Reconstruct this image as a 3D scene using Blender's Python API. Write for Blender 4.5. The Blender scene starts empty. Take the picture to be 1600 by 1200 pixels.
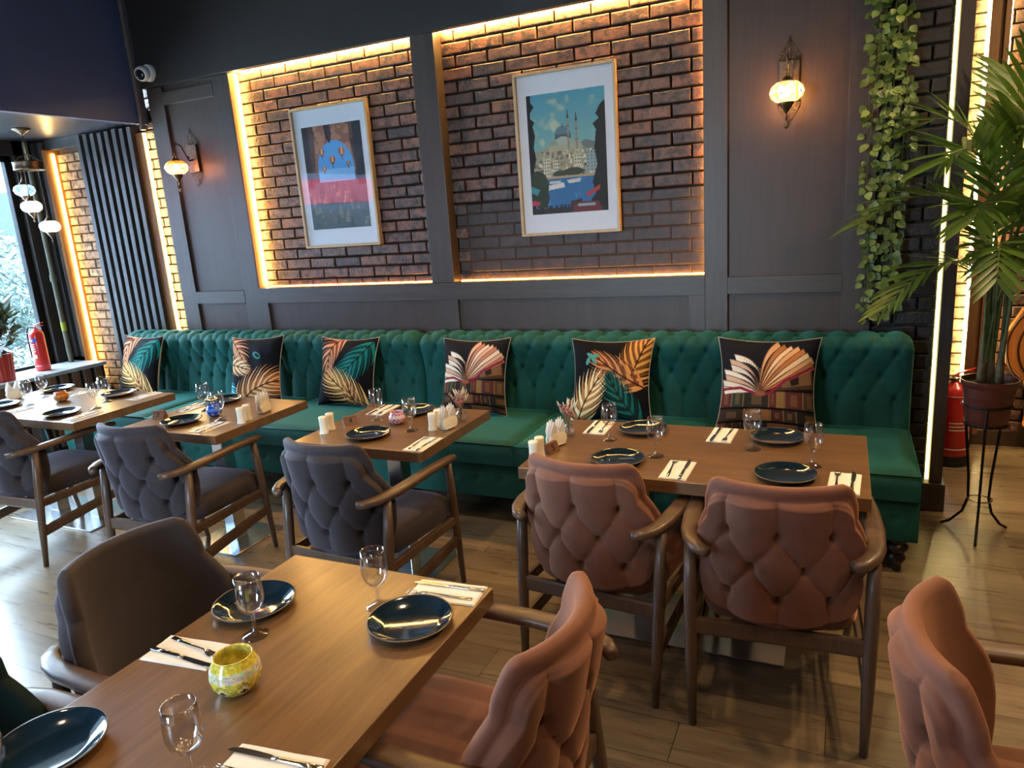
import bpy, bmesh, math, random
import numpy as np
from mathutils import Vector, Matrix
random.seed(7); np.random.seed(7)
PI = math.pi
S = bpy.context.scene
COL = S.collection
R = math.radians

# ------------------------------------------------------------------ camera
cam_d = bpy.data.cameras.new('camera'); cam = bpy.data.objects.new('camera', cam_d); COL.objects.link(cam)
cr = Vector((0.90887355, 0.41126247, -0.06936886)); cu = Vector((-0.03335988, 0.23747517, 0.97082061)); cf = Vector((-0.41573547, 0.88003905, -0.22955456))
m = Matrix.Identity(4)
for i in range(3):
    m[i][0] = cr[i]; m[i][1] = cu[i]; m[i][2] = -cf[i]
m[0][3], m[1][3], m[2][3] = 0, 0, 1.71
cam.matrix_world = m
cam_d.sensor_width = 36; cam_d.sensor_fit = 'HORIZONTAL'; cam_d.lens = 36 * 1114.72 / 1600
cam_d.clip_start = 0.02
S.camera = cam

# ------------------------------------------------------------------ light
S.view_settings.view_transform = 'Standard'; S.view_settings.look = 'None'
S.view_settings.exposure = 0.0; S.view_settings.gamma = 1.0
W = bpy.data.worlds.new('world'); S.world = W; W.use_nodes = True
wb = W.node_tree.nodes['Background']; wb.inputs[0].default_value = (0.60, 0.80, 1.0, 1); wb.inputs[1].default_value = 42.0
EXPO_WARM = 1.0

def area(name, loc, rot, sx, sy, power, col, shape='RECTANGLE', portal=False, spread=PI):
    d = bpy.data.lights.new(name, 'AREA'); d.shape = shape; d.size = sx; d.size_y = sy; d.energy = power; d.color = col
    d.spread = spread
    if portal: d.cycles.is_portal = True
    o = bpy.data.objects.new(name, d); COL.objects.link(o); o.location = loc; o.rotation_euler = rot
    return o
# daylight comes in through the shop window in the left wall (portal only guides the sky light)
area('window_portal', (-6.5, 1.35, 1.6), (0, R(-90), 0), 1.95, 5.5, 1, (1, 1, 1), portal=True)
area('window_portal', (-2.4, -2.32, 1.65), (R(90), 0, 0), .95, 2.1, 1, (1, 1, 1), portal=True)  # guides sky light through the added rear window
# unseen ceiling downlights, added over the room as warm fill
DOWN = [(-0.6, 0.3), (1.3, 0.9), (1.4, 3.0), (-2.6, 0.6), (0.3, -1.2), (-1.2, 2.2), (1.6, 4.4)]
DOWNL = ['above the front table', 'above the turned-away pink armchair', 'above the floor right of the palm', 'above the floor left of the front table', 'near the wall facing the sofas', 'above the aisle before the long table', 'above the far brick wall']
for i, (x, y) in enumerate(DOWN):
    area('fill_downlight_lamp', (x, y, 3.57), (0, 0, 0), 0.16, 0.16, (12, 20, 46, 9, 12, 26, 60)[i], (1.0, 0.68, 0.36), 'DISK', spread=R(150))

# ------------------------------------------------------------------ helpers
def lin(h):
    h = h.lstrip('#'); c = [int(h[i:i+2], 16) / 255 for i in (0, 2, 4)]
    return tuple(x / 12.92 if x <= .04045 else ((x + .055) / 1.055) ** 2.4 for x in c)

class NT:
    def __init__(s, name):
        s.m = bpy.data.materials.new(name); s.m.use_nodes = True; s.t = s.m.node_tree; s.n = s.t.nodes
        s.b = s.n['Principled BSDF']
    def add(s, typ, **kw):
        n = s.n.new(typ)
        for k, v in kw.items():
            if k[0] == 'i' and k[1:].isdigit(): n.inputs[int(k[1:])].default_value = v
            elif hasattr(n, k): setattr(n, k, v)
            else: n.inputs[k.replace('_', ' ')].default_value = v
        return n
    def l(s, a, b): s.t.links.new(a, b)
    def ramp(s, src, stops, interp='LINEAR'):
        r = s.n.new('ShaderNodeValToRGB'); r.color_ramp.interpolation = interp
        e = r.color_ramp.elements
        while len(e) < len(stops): e.new(0.5)
        for q, (p, c) in zip(e, stops): q.position = p; q.color = tuple(c) + (1,) if len(c) == 3 else c
        s.l(src, r.inputs[0]); return r
    def bump(s, src, strength=.3, dist=.01):
        b = s.add('ShaderNodeBump'); b.inputs['Strength'].default_value = strength; b.inputs['Distance'].default_value = dist
        s.l(src, b.inputs['Height']); s.l(b.outputs[0], s.b.inputs['Normal']); return b

def P(name, col, rough=.5, metal=0, spec=.5, noise=0, nscale=20, bump=0, bscale=60, sheen=0, coat=0, emit=None, estr=0, stretch=(1, 1, 1)):
    t = NT(name); b = t.b
    b.inputs['Base Color'].default_value = tuple(col) + (1,)
    b.inputs['Roughness'].default_value = rough; b.inputs['Metallic'].default_value = metal
    b.inputs['Specular IOR Level'].default_value = spec
    if sheen: b.inputs['Sheen Weight'].default_value = sheen; b.inputs['Sheen Roughness'].default_value = .4
    if coat: b.inputs['Coat Weight'].default_value = coat; b.inputs['Coat Roughness'].default_value = .08
    tc = t.add('ShaderNodeTexCoord'); mp = t.add('ShaderNodeMapping'); mp.inputs['Scale'].default_value = stretch
    t.l(tc.outputs['Object'], mp.inputs[0])
    if noise:
        n = t.add('ShaderNodeTexNoise'); n.inputs['Scale'].default_value = nscale; n.inputs['Detail'].default_value = 5
        t.l(mp.outputs[0], n.inputs['Vector'])
        r = t.ramp(n.outputs[0], [(.3, [c * (1 - noise) for c in col]), (.7, [min(1, c * (1 + noise)) for c in col])])
        t.l(r.outputs[0], b.inputs['Base Color'])
    if bump:
        n2 = t.add('ShaderNodeTexNoise'); n2.inputs['Scale'].default_value = bscale; n2.inputs['Detail'].default_value = 4
        t.l(mp.outputs[0], n2.inputs['Vector']); t.bump(n2.outputs[0], bump, .004)
    if emit: b.inputs['Emission Color'].default_value = tuple(emit) + (1,); b.inputs['Emission Strength'].default_value = estr
    return t.m

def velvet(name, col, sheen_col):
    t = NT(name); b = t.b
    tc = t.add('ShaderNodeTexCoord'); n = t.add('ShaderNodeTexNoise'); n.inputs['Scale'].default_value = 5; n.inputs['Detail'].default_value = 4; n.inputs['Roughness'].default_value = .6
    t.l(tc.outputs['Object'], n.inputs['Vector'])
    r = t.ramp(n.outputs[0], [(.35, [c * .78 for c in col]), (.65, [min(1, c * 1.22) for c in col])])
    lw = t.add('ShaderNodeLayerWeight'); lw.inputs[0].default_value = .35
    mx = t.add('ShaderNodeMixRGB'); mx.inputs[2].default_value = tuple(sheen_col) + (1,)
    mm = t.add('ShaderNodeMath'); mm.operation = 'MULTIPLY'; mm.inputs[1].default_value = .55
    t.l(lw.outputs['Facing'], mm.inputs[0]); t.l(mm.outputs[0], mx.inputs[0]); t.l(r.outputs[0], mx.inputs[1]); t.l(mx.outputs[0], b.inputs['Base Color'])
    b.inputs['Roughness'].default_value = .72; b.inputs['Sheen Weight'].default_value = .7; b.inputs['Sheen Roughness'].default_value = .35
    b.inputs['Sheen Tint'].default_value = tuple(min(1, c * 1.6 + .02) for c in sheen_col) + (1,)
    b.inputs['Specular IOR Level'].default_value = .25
    n2 = t.add('ShaderNodeTexNoise'); n2.inputs['Scale'].default_value = 900; t.l(tc.outputs['Object'], n2.inputs['Vector']); t.bump(n2.outputs[0], .12, .002)
    return t.m

def wood(name, c1, c2, axis='X', rough=.38, scale=1.0, coat=0., contrast=1.):
    t = NT(name); b = t.b
    tc = t.add('ShaderNodeTexCoord'); mp = t.add('ShaderNodeMapping')
    sc = {'X': (1.2, 16, 16), 'Y': (16, 1.2, 16), 'Z': (16, 16, 1.2)}[axis]
    mp.inputs['Scale'].default_value = [q * scale for q in sc]
    t.l(tc.outputs['Object'], mp.inputs[0])
    n = t.add('ShaderNodeTexNoise'); n.inputs['Scale'].default_value = 1.6; n.inputs['Detail'].default_value = 8; n.inputs['Roughness'].default_value = .62; n.inputs['Distortion'].default_value = .6
    t.l(mp.outputs[0], n.inputs['Vector'])
    mp2 = t.add('ShaderNodeMapping'); mp2.inputs['Scale'].default_value = [q * scale * 5 for q in sc]; t.l(tc.outputs['Object'], mp2.inputs[0])
    n2 = t.add('ShaderNodeTexNoise'); n2.inputs['Scale'].default_value = 2; n2.inputs['Detail'].default_value = 4; t.l(mp2.outputs[0], n2.inputs['Vector'])
    ad = t.add('ShaderNodeMixRGB'); ad.inputs[0].default_value = .35; t.l(n.outputs[0], ad.inputs[1]); t.l(n2.outputs[0], ad.inputs[2])
    r = t.ramp(ad.outputs[0], [(.5 - .16 / contrast, c1), (.5 + .16 / contrast, c2)])
    t.l(r.outputs[0], b.inputs['Base Color']); b.inputs['Roughness'].default_value = rough
    if coat: b.inputs['Coat Weight'].default_value = coat; b.inputs['Coat Roughness'].default_value = .2
    t.bump(ad.outputs[0], .12, .002)
    return t.m

def attr_mat(name, rough=.8, emit=0, coat=0, bump=0, sheen=0):
    t = NT(name); a = t.add('ShaderNodeAttribute'); a.attribute_name = 'Col'
    t.l(a.outputs['Color'], t.b.inputs['Base Color']); t.b.inputs['Roughness'].default_value = rough
    if emit: t.l(a.outputs['Color'], t.b.inputs['Emission Color']); t.b.inputs['Emission Strength'].default_value = emit
    if coat: t.b.inputs['Coat Weight'].default_value = coat
    if sheen: t.b.inputs['Sheen Weight'].default_value = sheen
    if bump:
        tc = t.add('ShaderNodeTexCoord'); n = t.add('ShaderNodeTexNoise'); n.inputs['Scale'].default_value = 500; t.l(tc.outputs['Object'], n.inputs['Vector']); t.bump(n.outputs[0], bump, .002)
    return t.m

def glass_mat(name, tint=(1, 1, 1), base=.04, gain=.9, power=3.5, rough=0.):
    """thin clear glass: see-through, mirror part grows towards grazing angles"""
    m = bpy.data.materials.new(name); m.use_nodes = True; t = m.node_tree; n = t.nodes; n.clear()
    out = n.new('ShaderNodeOutputMaterial'); tr = n.new('ShaderNodeBsdfTransparent'); gl = n.new('ShaderNodeBsdfGlossy'); mix = n.new('ShaderNodeMixShader')
    tr.inputs[0].default_value = tuple(tint) + (1,); gl.inputs['Roughness'].default_value = .02 + rough
    lw = n.new('ShaderNodeLayerWeight'); lw.inputs[0].default_value = .5
    pw = n.new('ShaderNodeMath'); pw.operation = 'POWER'; pw.inputs[1].default_value = power; t.links.new(lw.outputs['Facing'], pw.inputs[0])
    mm = n.new('ShaderNodeMath'); mm.operation = 'MULTIPLY_ADD'; mm.inputs[1].default_value = gain; mm.inputs[2].default_value = base; mm.use_clamp = True
    t.links.new(pw.outputs[0], mm.inputs[0]); t.links.new(mm.outputs[0], mix.inputs[0])
    t.links.new(tr.outputs[0], mix.inputs[1]); t.links.new(gl.outputs[0], mix.inputs[2]); t.links.new(mix.outputs[0], out.inputs[0])
    return m

def emis(name, col, s):
    m = bpy.data.materials.new(name); m.use_nodes = True; n = m.node_tree.nodes; n.clear()
    o = n.new('ShaderNodeOutputMaterial'); e = n.new('ShaderNodeEmission'); e.inputs[0].default_value = tuple(col) + (1,); e.inputs[1].default_value = s
    m.node_tree.links.new(e.outputs[0], o.inputs[0]); return m

class MB:
    """collects geometry for one mesh object"""
    def __init__(s): s.v = []; s.f = []; s.mi = []; s.c = None
    def grid(s, pts, cu=False, cv=False, mi=0, flip=False):
        nu, nv = len(pts), len(pts[0]); o = len(s.v)
        for row in pts: s.v.extend([tuple(p) for p in row])
        for i in range(nu - (0 if cu else 1)):
            for j in range(nv - (0 if cv else 1)):
                a = o + i * nv + j; b = o + ((i + 1) % nu) * nv + j; c = o + ((i + 1) % nu) * nv + (j + 1) % nv; d = o + i * nv + (j + 1) % nv
                s.f.append((a, d, c, b) if flip else (a, b, c, d)); s.mi.append(mi)
        return s
    def box(s, x0, x1, y0, y1, z0, z1, mi=0, M=None):
        o = len(s.v); q = [(x, y, z) for x in (x0, x1) for y in (y0, y1) for z in (z0, z1)]
        if M: q = [tuple(M @ Vector(p)) for p in q]
        s.v.extend(q)
        for f in ((0, 1, 3, 2), (4, 6, 7, 5), (0, 4, 5, 1), (2, 3, 7, 6), (0, 2, 6, 4), (1, 5, 7, 3)):
            s.f.append(tuple(o + k for k in f)); s.mi.append(mi)
        return s
    def tube(s, path, rad, n=10, mi=0, caps=True, sq=None):
        path = [Vector(p) for p in path]; m_ = len(path)
        if not hasattr(rad, '__len__'): rad = [rad] * m_
        rows = []; prev = None
        for i, p in enumerate(path):
            t = (path[min(i + 1, m_ - 1)] - path[max(i - 1, 0)]).normalized()
            if prev is None:
                up = Vector((0, 0, 1)) if abs(t.z) < .9 else Vector((0, 1, 0)); a = t.cross(up).normalized()
            else: a = (prev - t * prev.dot(t)).normalized()
            prev = a; b = t.cross(a).normalized()
            r = rad[i]; rx, ry = (r if hasattr(r, '__len__') else (r, r))
            row = []
            for k in range(n):
                an = 2 * PI * k / n + (PI / n); c_, s_ = math.cos(an), math.sin(an)
                if sq: c_ = math.copysign(abs(c_) ** sq, c_); s_ = math.copysign(abs(s_) ** sq, s_)
                row.append(p + a * (c_ * rx) + b * (s_ * ry))
            rows.append(row)
        o = len(s.v); s.grid(rows, cv=True, mi=mi)
        if caps:
            s.f.append(tuple(o + k for k in range(n))[::-1] if False else tuple(o + k for k in range(n))); s.mi.append(mi)
            e = o + (m_ - 1) * n; s.f.append(tuple(e + k for k in range(n))[::-1]); s.mi.append(mi)
        return s
    def lathe(s, prof, n=24, c=(0, 0, 0), mi=0, M=None, sx=1, sy=1):
        rows = []
        for r, z in prof:
            row = []
            for k in range(n):
                a = 2 * PI * k / n; p = Vector((c[0] + r * math.cos(a) * sx, c[1] + r * math.sin(a) * sy, c[2] + z))
                row.append(M @ p if M else p)
            rows.append(row)
        return s.grid(rows, cv=True, mi=mi, flip=True)
    def poly(s, pts, mi=0):
        o = len(s.v); s.v.extend([tuple(p) for p in pts]); s.f.append(tuple(range(o, o + len(pts)))); s.mi.append(mi); return s
    def prism(s, outline, z0, z1, mi=0, M=None):
        n = len(outline); o = len(s.v)
        q = [Vector((x, y, z0)) for x, y in outline] + [Vector((x, y, z1)) for x, y in outline]
        if M: q = [M @ p for p in q]
        s.v.extend([tuple(p) for p in q]); s.f.append(tuple(o + k for k in range(n))[::-1]); s.f.append(tuple(o + n + k for k in range(n))); s.mi += [mi, mi]
        for k in range(n):
            s.f.append((o + k, o + (k + 1) % n, o + n + (k + 1) % n, o + n + k)); s.mi.append(mi)
        return s
    def mesh(s, name, mats, smooth=False, bevel=0, fix=True, weld=0, angle=None):
        me = bpy.data.meshes.new(name); me.from_pydata(s.v, [], s.f)
        for m_ in (mats if isinstance(mats, (list, tuple)) else [mats]): me.materials.append(m_)
        me.polygons.foreach_set('material_index', s.mi); me.update()
        if fix or weld or bevel:
            bm = bmesh.new(); bm.from_mesh(me)
            if weld: bmesh.ops.remove_doubles(bm, verts=bm.verts, dist=weld)
            if fix: bmesh.ops.recalc_face_normals(bm, faces=bm.faces)
            if bevel:
                ed = [e for e in bm.edges if len(e.link_faces) == 2 and e.calc_face_angle(0) > .6]
                bmesh.ops.bevel(bm, geom=ed, offset=bevel, segments=2, affect='EDGES', profile=.6, clamp_overlap=True)
            bm.to_mesh(me); bm.free()
        if smooth:
            me.polygons.foreach_set('use_smooth', [True] * len(me.polygons))
            if angle: me.set_sharp_from_angle(angle=R(angle))
        me.update(); return me
    def obj(s, name, mats, parent=None, smooth=False, bevel=0, weld=0, angle=None, fix=True, loc=None, rot=None):
        o = bpy.data.objects.new(name, s.mesh(name, mats, smooth, bevel, fix, weld, angle)); COL.objects.link(o)
        if parent: o.parent = parent
        if loc: o.location = loc
        if rot: o.rotation_euler = rot
        return o

def tag(o, label, cat, group=None, kind=None):
    o['label'] = label; o['category'] = cat
    if group: o['group'] = group
    if kind: o['kind'] = kind
    return o
def thing(name, label, cat, loc=(0, 0, 0), rz=0, group=None):
    o = bpy.data.objects.new(name, None); COL.objects.link(o); o.location = loc; o.rotation_euler = (0, 0, rz); o.empty_display_size = .1
    return tag(o, label, cat, group)
def struct(o, label=None):
    o['kind'] = 'structure'
    if label: o['label'] = label
    return o
def clone(src, label, loc, rz=0, group=None, cat=None):
    def cp(o, par):
        c = o.copy(); COL.objects.link(c); c.parent = par
        for ch in o.children: cp(ch, c)
        return c
    r = cp(src, None); r.location = loc; r.rotation_euler = (0, 0, rz); r['label'] = label
    if group: r['group'] = group
    return r
def corner_colors(me, cols):
    """cols: per-face linear rgb array"""
    ca = me.color_attributes.new('Col', 'FLOAT_COLOR', 'CORNER')
    tot = np.zeros(len(me.polygons), dtype=int); me.polygons.foreach_get('loop_total', tot)
    a = np.repeat(np.asarray(cols, dtype=float)[:, :3], tot, axis=0)
    a = np.hstack([a, np.ones((len(a), 1))]); ca.data.foreach_set('color', a.ravel())
sm = lambda a, b, x: (lambda t: t * t * (3 - 2 * t))(min(1, max(0, (x - a) / (b - a))))

class Ras:
    """tiny painter used for printed cloth and prints; x right, y down, in cells"""
    def __init__(s, w, h, bg, k=1): s.w, s.h, s.k = w, h, k; s.a = np.ones((h, w, 3)) * np.array(lin(bg)); s.Y, s.X = np.mgrid[0:h, 0:w] + .5
    def put(s, mask, c, al=1.0):
        c = np.array(lin(c) if isinstance(c, str) else c); mk = (mask * al)[..., None]; s.a = s.a * (1 - mk) + c * mk
    def poly(s, pts, c, al=1.0):
        m_ = np.zeros((s.h, s.w), bool); n = len(pts)
        for i in range(n):
            x1, y1 = pts[i]; x2, y2 = pts[(i + 1) % n]
            if y1 == y2: continue
            cond = ((y1 <= s.Y) & (s.Y < y2)) | ((y2 <= s.Y) & (s.Y < y1))
            m_ ^= cond & (s.X < (x2 - x1) * (s.Y - y1) / (y2 - y1) + x1)
        s.put(m_.astype(float), c, al)
    def ell(s, x, y, rx, ry, c, al=1.0, ang=0):
        dx, dy = s.X - x, s.Y - y; ca, sa = math.cos(ang), math.sin(ang)
        u = (dx * ca + dy * sa) / rx; v = (-dx * sa + dy * ca) / ry
        s.put((u * u + v * v < 1).astype(float), c, al)
    def rect(s, x0, y0, x1, y1, c, al=1.0): s.put(((s.X >= x0) & (s.X < x1) & (s.Y >= y0) & (s.Y < y1)).astype(float), c, al)
    def line(s, pts, w, c, al=1.0, taper=False):
        n = len(pts)
        for i in range(n - 1):
            (x1, y1), (x2, y2) = pts[i], pts[i + 1]
            L = math.hypot(x2 - x1, y2 - y1) or 1e-6
            t = np.clip(((s.X - x1) * (x2 - x1) + (s.Y - y1) * (y2 - y1)) / L / L, 0, 1)
            d = np.hypot(s.X - x1 - t * (x2 - x1), s.Y - y1 - t * (y2 - y1))
            ww = s.k * (w * (1 - (i + t) / (n - 1)) if taper else w)
            s.put((d < ww / 2 + .25).astype(float), c, al)
    def down(s, f=2):
        s.w //= f; s.h //= f; s.a = s.a[:s.h * f, :s.w * f].reshape(s.h, f, s.w, f, 3).mean((1, 3)); return s
    def noise(s, k, amp, seed=0):
        g = np.random.RandomState(seed); n = np.zeros((s.h, s.w))
        for q in (k, k * 2, k * 4):
            lo = g.rand(int(q * s.h / s.w) + 3, q + 3)
            yy = s.Y / s.h * (lo.shape[0] - 2); xx = s.X / s.w * (lo.shape[1] - 2); yi = yy.astype(int); xi = xx.astype(int); fy = yy - yi; fx = xx - xi
            fy = fy * fy * (3 - 2 * fy); fx = fx * fx * (3 - 2 * fx)
            n += (lo[yi, xi] * (1 - fy) * (1 - fx) + lo[yi + 1, xi] * fy * (1 - fx) + lo[yi, xi + 1] * (1 - fy) * fx + lo[yi + 1, xi + 1] * fy * fx) * k / q
        return n / 1.75

# ------------------------------------------------------------------ materials
M_ = {}
M_['blackwall'] = wood('dark_stained_board', lin('#392f2a'), lin('#4b4039'), 'Z', .42, .7, contrast=1)
M_['panel'] = wood('dark_panel', lin('#3a2b22'), lin('#48382e'), 'Z', .46, .4, contrast=.8)
M_['boardh'] = wood('dark_stained_rail', lin('#392f2a'), lin('#4d423a'), 'X', .42, .7)
M_['fascia'] = P('painted_fascia', lin('#2a2523'), .5, noise=.12, nscale=3, bump=.1, bscale=15)
M_['ceil'] = P('ceiling_paint', lin('#34353c'), .35, noise=.1, nscale=2)
M_['bulk'] = P('bulkhead_paint', lin('#46577f'), .55, noise=.1, nscale=2)
M_['slat'] = wood('slat_wood', lin('#2d2927'), lin('#464240'), 'Z', .45, .9)
M_['slatdark'] = P('slat_backing', (.006, .006, .006), .8)
M_['ledframe'] = wood('stained_edge_board', lin('#6e4214'), lin('#945c20'), 'Z', .5)
M_['table'] = wood('tabletop_wood', lin('#5b412a'), lin('#7d5c3c'), 'X', .33, .55, coat=.25, contrast=1.0)
M_['tableY'] = wood('tabletop_wood_front', lin('#5b412a'), lin('#7d5c3c'), 'Y', .33, .55, coat=.25, contrast=1.0)
M_['chairwood'] = wood('walnut_frame', lin('#46342a'), lin('#614836'), 'Z', .42, 1.2, coat=.15)
M_['steel'] = P('brushed_steel', (.55, .55, .56), .22, 1, noise=.08, nscale=6, stretch=(1, 1, 20))
M_['cutlery'] = P('polished_cutlery', (.6, .59, .57), .14, 1, noise=.03)
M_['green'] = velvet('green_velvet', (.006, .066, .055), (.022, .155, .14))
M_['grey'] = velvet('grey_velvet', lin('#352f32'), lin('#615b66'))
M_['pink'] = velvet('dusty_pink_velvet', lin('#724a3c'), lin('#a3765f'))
M_['darkgreen'] = velvet('dark_green_velvet', (.001, .013, .016), (.003, .026, .032))
M_['darkgreen'].node_tree.nodes['Principled BSDF'].inputs['Sheen Weight'].default_value = .1
M_['plate'] = P('dark_glazed_stoneware', lin('#0f2230'), .09, spec=.7, noise=.25, nscale=8, coat=.7)
M_['platerim'] = P('bare_rim', lin('#5b4a3c'), .4)
M_['glass'] = glass_mat('clear_glass', (.985, .99, .99), .13, .8, 3.0)
M_['pane'] = glass_mat('window_glass', (.97, .99, .99))
M_['artglass'] = glass_mat('picture_glass', base=.022, gain=.5)
M_['bag'] = P('paper_napkin', lin('#e9e4dc'), .85, noise=.04, bump=.15, bscale=150)
M_['cream'] = P('cream_china', lin('#efe6cf'), .2, coat=.4, noise=.02)
M_['dkmetal'] = P('black_iron', (.012, .011, .010), .4, .6, noise=.1)
M_['bronze'] = P('antique_bronze', lin('#6b5a48'), .35, .9, noise=.3, nscale=40, bump=.3, bscale=120)
M_['red'] = P('red_enamel', lin('#c0221f'), .28, coat=.4, noise=.05)
M_['white'] = P('white_plastic', lin('#d9d9d6'), .3, noise=.02)
M_['terra'] = P('plum_plastic_pot', lin('#58291f'), .45, noise=.08)
M_['soil'] = P('potting_soil', lin('#2c2018'), .95, noise=.5, nscale=80, bump=1, bscale=120)
M_['oakframe'] = wood('pale_oak_frame', lin('#b39468'), lin('#c9ab80'), 'Z', .4, 1.5, contrast=.8)
M_['mat'] = P('white_mount_card', lin('#dfe4ec'), .7, noise=.02)
M_['numwood'] = wood('number_block_wood', lin('#5a3520'), lin('#7b4f33'), 'X', .45, 3)
M_['black'] = P('matt_black', (.006, .006, .006), .6)
M_['base'] = P('dark_turned_wood', lin('#1d1412'), .35, noise=.2)
M_['paint_cloth'] = attr_mat('printed_cloth', .8, bump=.1)
M_['paint_cloth'].node_tree.nodes['Principled BSDF'].inputs['Specular IOR Level'].default_value = .15
M_['print'] = attr_mat('printed_paper', .6)
M_['piping'] = P('cushion_back_cloth', lin('#b5aa96'), .8, noise=.05)

def leafmat(name, c1, c2, tr=.2):
    t = NT(name); g = t.add('ShaderNodeNewGeometry'); r = t.ramp(g.outputs['Random Per Island'], [(0, c1), (1, c2)])
    t.l(r.outputs[0], t.b.inputs['Base Color']); t.b.inputs['Roughness'].default_value = .4
    t.b.inputs['Subsurface Weight'].default_value = 0
    tl = t.add('ShaderNodeBsdfTranslucent'); t.l(r.outputs[0], tl.inputs[0]); mx = t.add('ShaderNodeMixShader'); mx.inputs[0].default_value = tr
    out = [n for n in t.n if n.type == 'OUTPUT_MATERIAL'][0]
    t.l(t.b.outputs[0], mx.inputs[1]); t.l(tl.outputs[0], mx.inputs[2]); t.l(mx.outputs[0], out.inputs[0])
    return t.m
M_['palm'] = leafmat('palm_leaf', lin('#2c4417'), lin('#5c7a2a'), .3)
M_['ivy'] = leafmat('ivy_leaf', lin('#34501f'), lin('#93a85c'), .25)
M_['olive'] = leafmat('olive_leaf', (.006, .018, .016), (.06, .10, .085), .25)
M_['stem'] = P('plant_stem', lin('#4d5a2a'), .5, noise=.3, nscale=30)
M_['trunk'] = P('fibrous_stem_base', lin('#5c5138'), .7, noise=.4, nscale=40, bump=.6, bscale=60)

def brickmat(name, cols, rough=.75, bump=.6):
    t = NT(name); g = t.add('ShaderNodeNewGeometry'); r = t.ramp(g.outputs['Random Per Island'], [(i / max(1, len(cols) - 1), c) for i, c in enumerate(cols)])
    tc = t.add('ShaderNodeTexCoord'); n = t.add('ShaderNodeTexNoise'); n.inputs['Scale'].default_value = 19; n.inputs['Detail'].default_value = 7; n.inputs['Roughness'].default_value = .65
    t.l(tc.outputs['Object'], n.inputs['Vector'])
    r2 = t.ramp(n.outputs[0], [(.44, (0, 0, 0)), (.60, (1, 1, 1))])
    mx = t.add('ShaderNodeMixRGB'); mx.inputs[2].default_value = tuple(lin('#2b2623')) + (1,)
    mm = t.add('ShaderNodeMath'); mm.operation = 'MULTIPLY'; mm.inputs[1].default_value = .85
    t.l(r2.outputs[0], mm.inputs[0]); t.l(mm.outputs[0], mx.inputs[0]); t.l(r.outputs[0], mx.inputs[1]); t.l(mx.outputs[0], t.b.inputs['Base Color'])
    t.b.inputs['Roughness'].default_value = rough
    n2 = t.add('ShaderNodeTexNoise'); n2.inputs['Scale'].default_value = 55; n2.inputs['Detail'].default_value = 6; t.l(tc.outputs['Object'], n2.inputs['Vector']); t.bump(n2.outputs[0], bump, .006)
    return t.m
M_['brick'] = brickmat('rustic_brick', [lin(c) for c in ('#6b4a38', '#54433c', '#7a4f3a', '#4c3c38', '#6a4a3c', '#5a4038', '#805540', '#504340')], .42, .9)
M_['brickdark'] = brickmat('black_painted_brick', [lin(c) for c in ('#26211f', '#2e2826', '#231f1d', '#302a28')], .45)
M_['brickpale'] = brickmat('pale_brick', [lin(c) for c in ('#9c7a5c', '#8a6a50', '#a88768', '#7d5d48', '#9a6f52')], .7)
M_['mortar'] = P('dark_mortar', lin('#171413'), .9, noise=.3, nscale=50)
M_['mortarlt'] = P('thin_light_mortar', lin('#5b4a40'), .9, noise=.3, nscale=50)
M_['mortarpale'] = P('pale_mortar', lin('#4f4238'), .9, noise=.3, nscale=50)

# floor planks
def floor_mat():
    t = NT('floor_planks'); b = t.b
    tc = t.add('ShaderNodeTexCoord')
    br = t.add('ShaderNodeTexBrick'); br.offset = .37; br.inputs['Scale'].default_value = 1; br.inputs['Brick Width'].default_value = 1.22; br.inputs['Row Height'].default_value = .19
    br.inputs['Mortar Size'].default_value = .0016; br.inputs['Mortar Smooth'].default_value = .1; br.inputs['Bias'].default_value = 0
    br.inputs['Color1'].default_value = (0, 0, 0, 1); br.inputs['Color2'].default_value = (1, 1, 1, 1); br.inputs['Mortar'].default_value = (.5, .5, .5, 1)
    t.l(tc.outputs['Object'], br.inputs['Vector'])
    sep = t.add('ShaderNodeMixRGB'); sep.blend_type = 'ADD'; sep.inputs[0].default_value = 3.7; t.l(tc.outputs['Object'], sep.inputs[1]); t.l(br.outputs['Color'], sep.inputs[2])
    mp = t.add('ShaderNodeMapping'); mp.inputs['Scale'].default_value = (1.3, 14, 1); t.l(sep.outputs[0], mp.inputs[0])
    n = t.add('ShaderNodeTexNoise'); n.inputs['Scale'].default_value = 1.8; n.inputs['Detail'].default_value = 9; n.inputs['Roughness'].default_value = .6; n.inputs['Distortion'].default_value = .5
    t.l(mp.outputs[0], n.inputs['Vector'])
    g = t.ramp(n.outputs[0], [(.25, lin('#5a4b3d')), (.5, lin('#76654f')), (.75, lin('#8c795f'))])
    pl = t.ramp(br.outputs['Color'], [(0, (.66, .65, .64)), (.5, (.86, .85, .83)), (1, (1.08, 1.05, 1.0))])
    mx = t.add('ShaderNodeMixRGB'); mx.blend_type = 'MULTIPLY'; mx.inputs[0].default_value = 1; t.l(g.outputs[0], mx.inputs[1]); t.l(pl.outputs[0], mx.inputs[2])
    mo = t.add('ShaderNodeMixRGB'); mo.inputs[2].default_value = (.03, .022, .016, 1); t.l(br.outputs['Fac'], mo.inputs[0]); t.l(mx.outputs[0], mo.inputs[1]); t.l(mo.outputs[0], b.inputs['Base Color'])
    rr = t.ramp(n.outputs[0], [(.3, (.25, .25, .25)), (.7, (.36, .36, .36))]); t.l(rr.outputs[0], b.inputs['Roughness'])
    b.inputs['Specular IOR Level'].default_value = .5
    t.bump(mo.outputs[0], .15, .004)
    return t.m
M_['floor'] = floor_mat()

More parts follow.
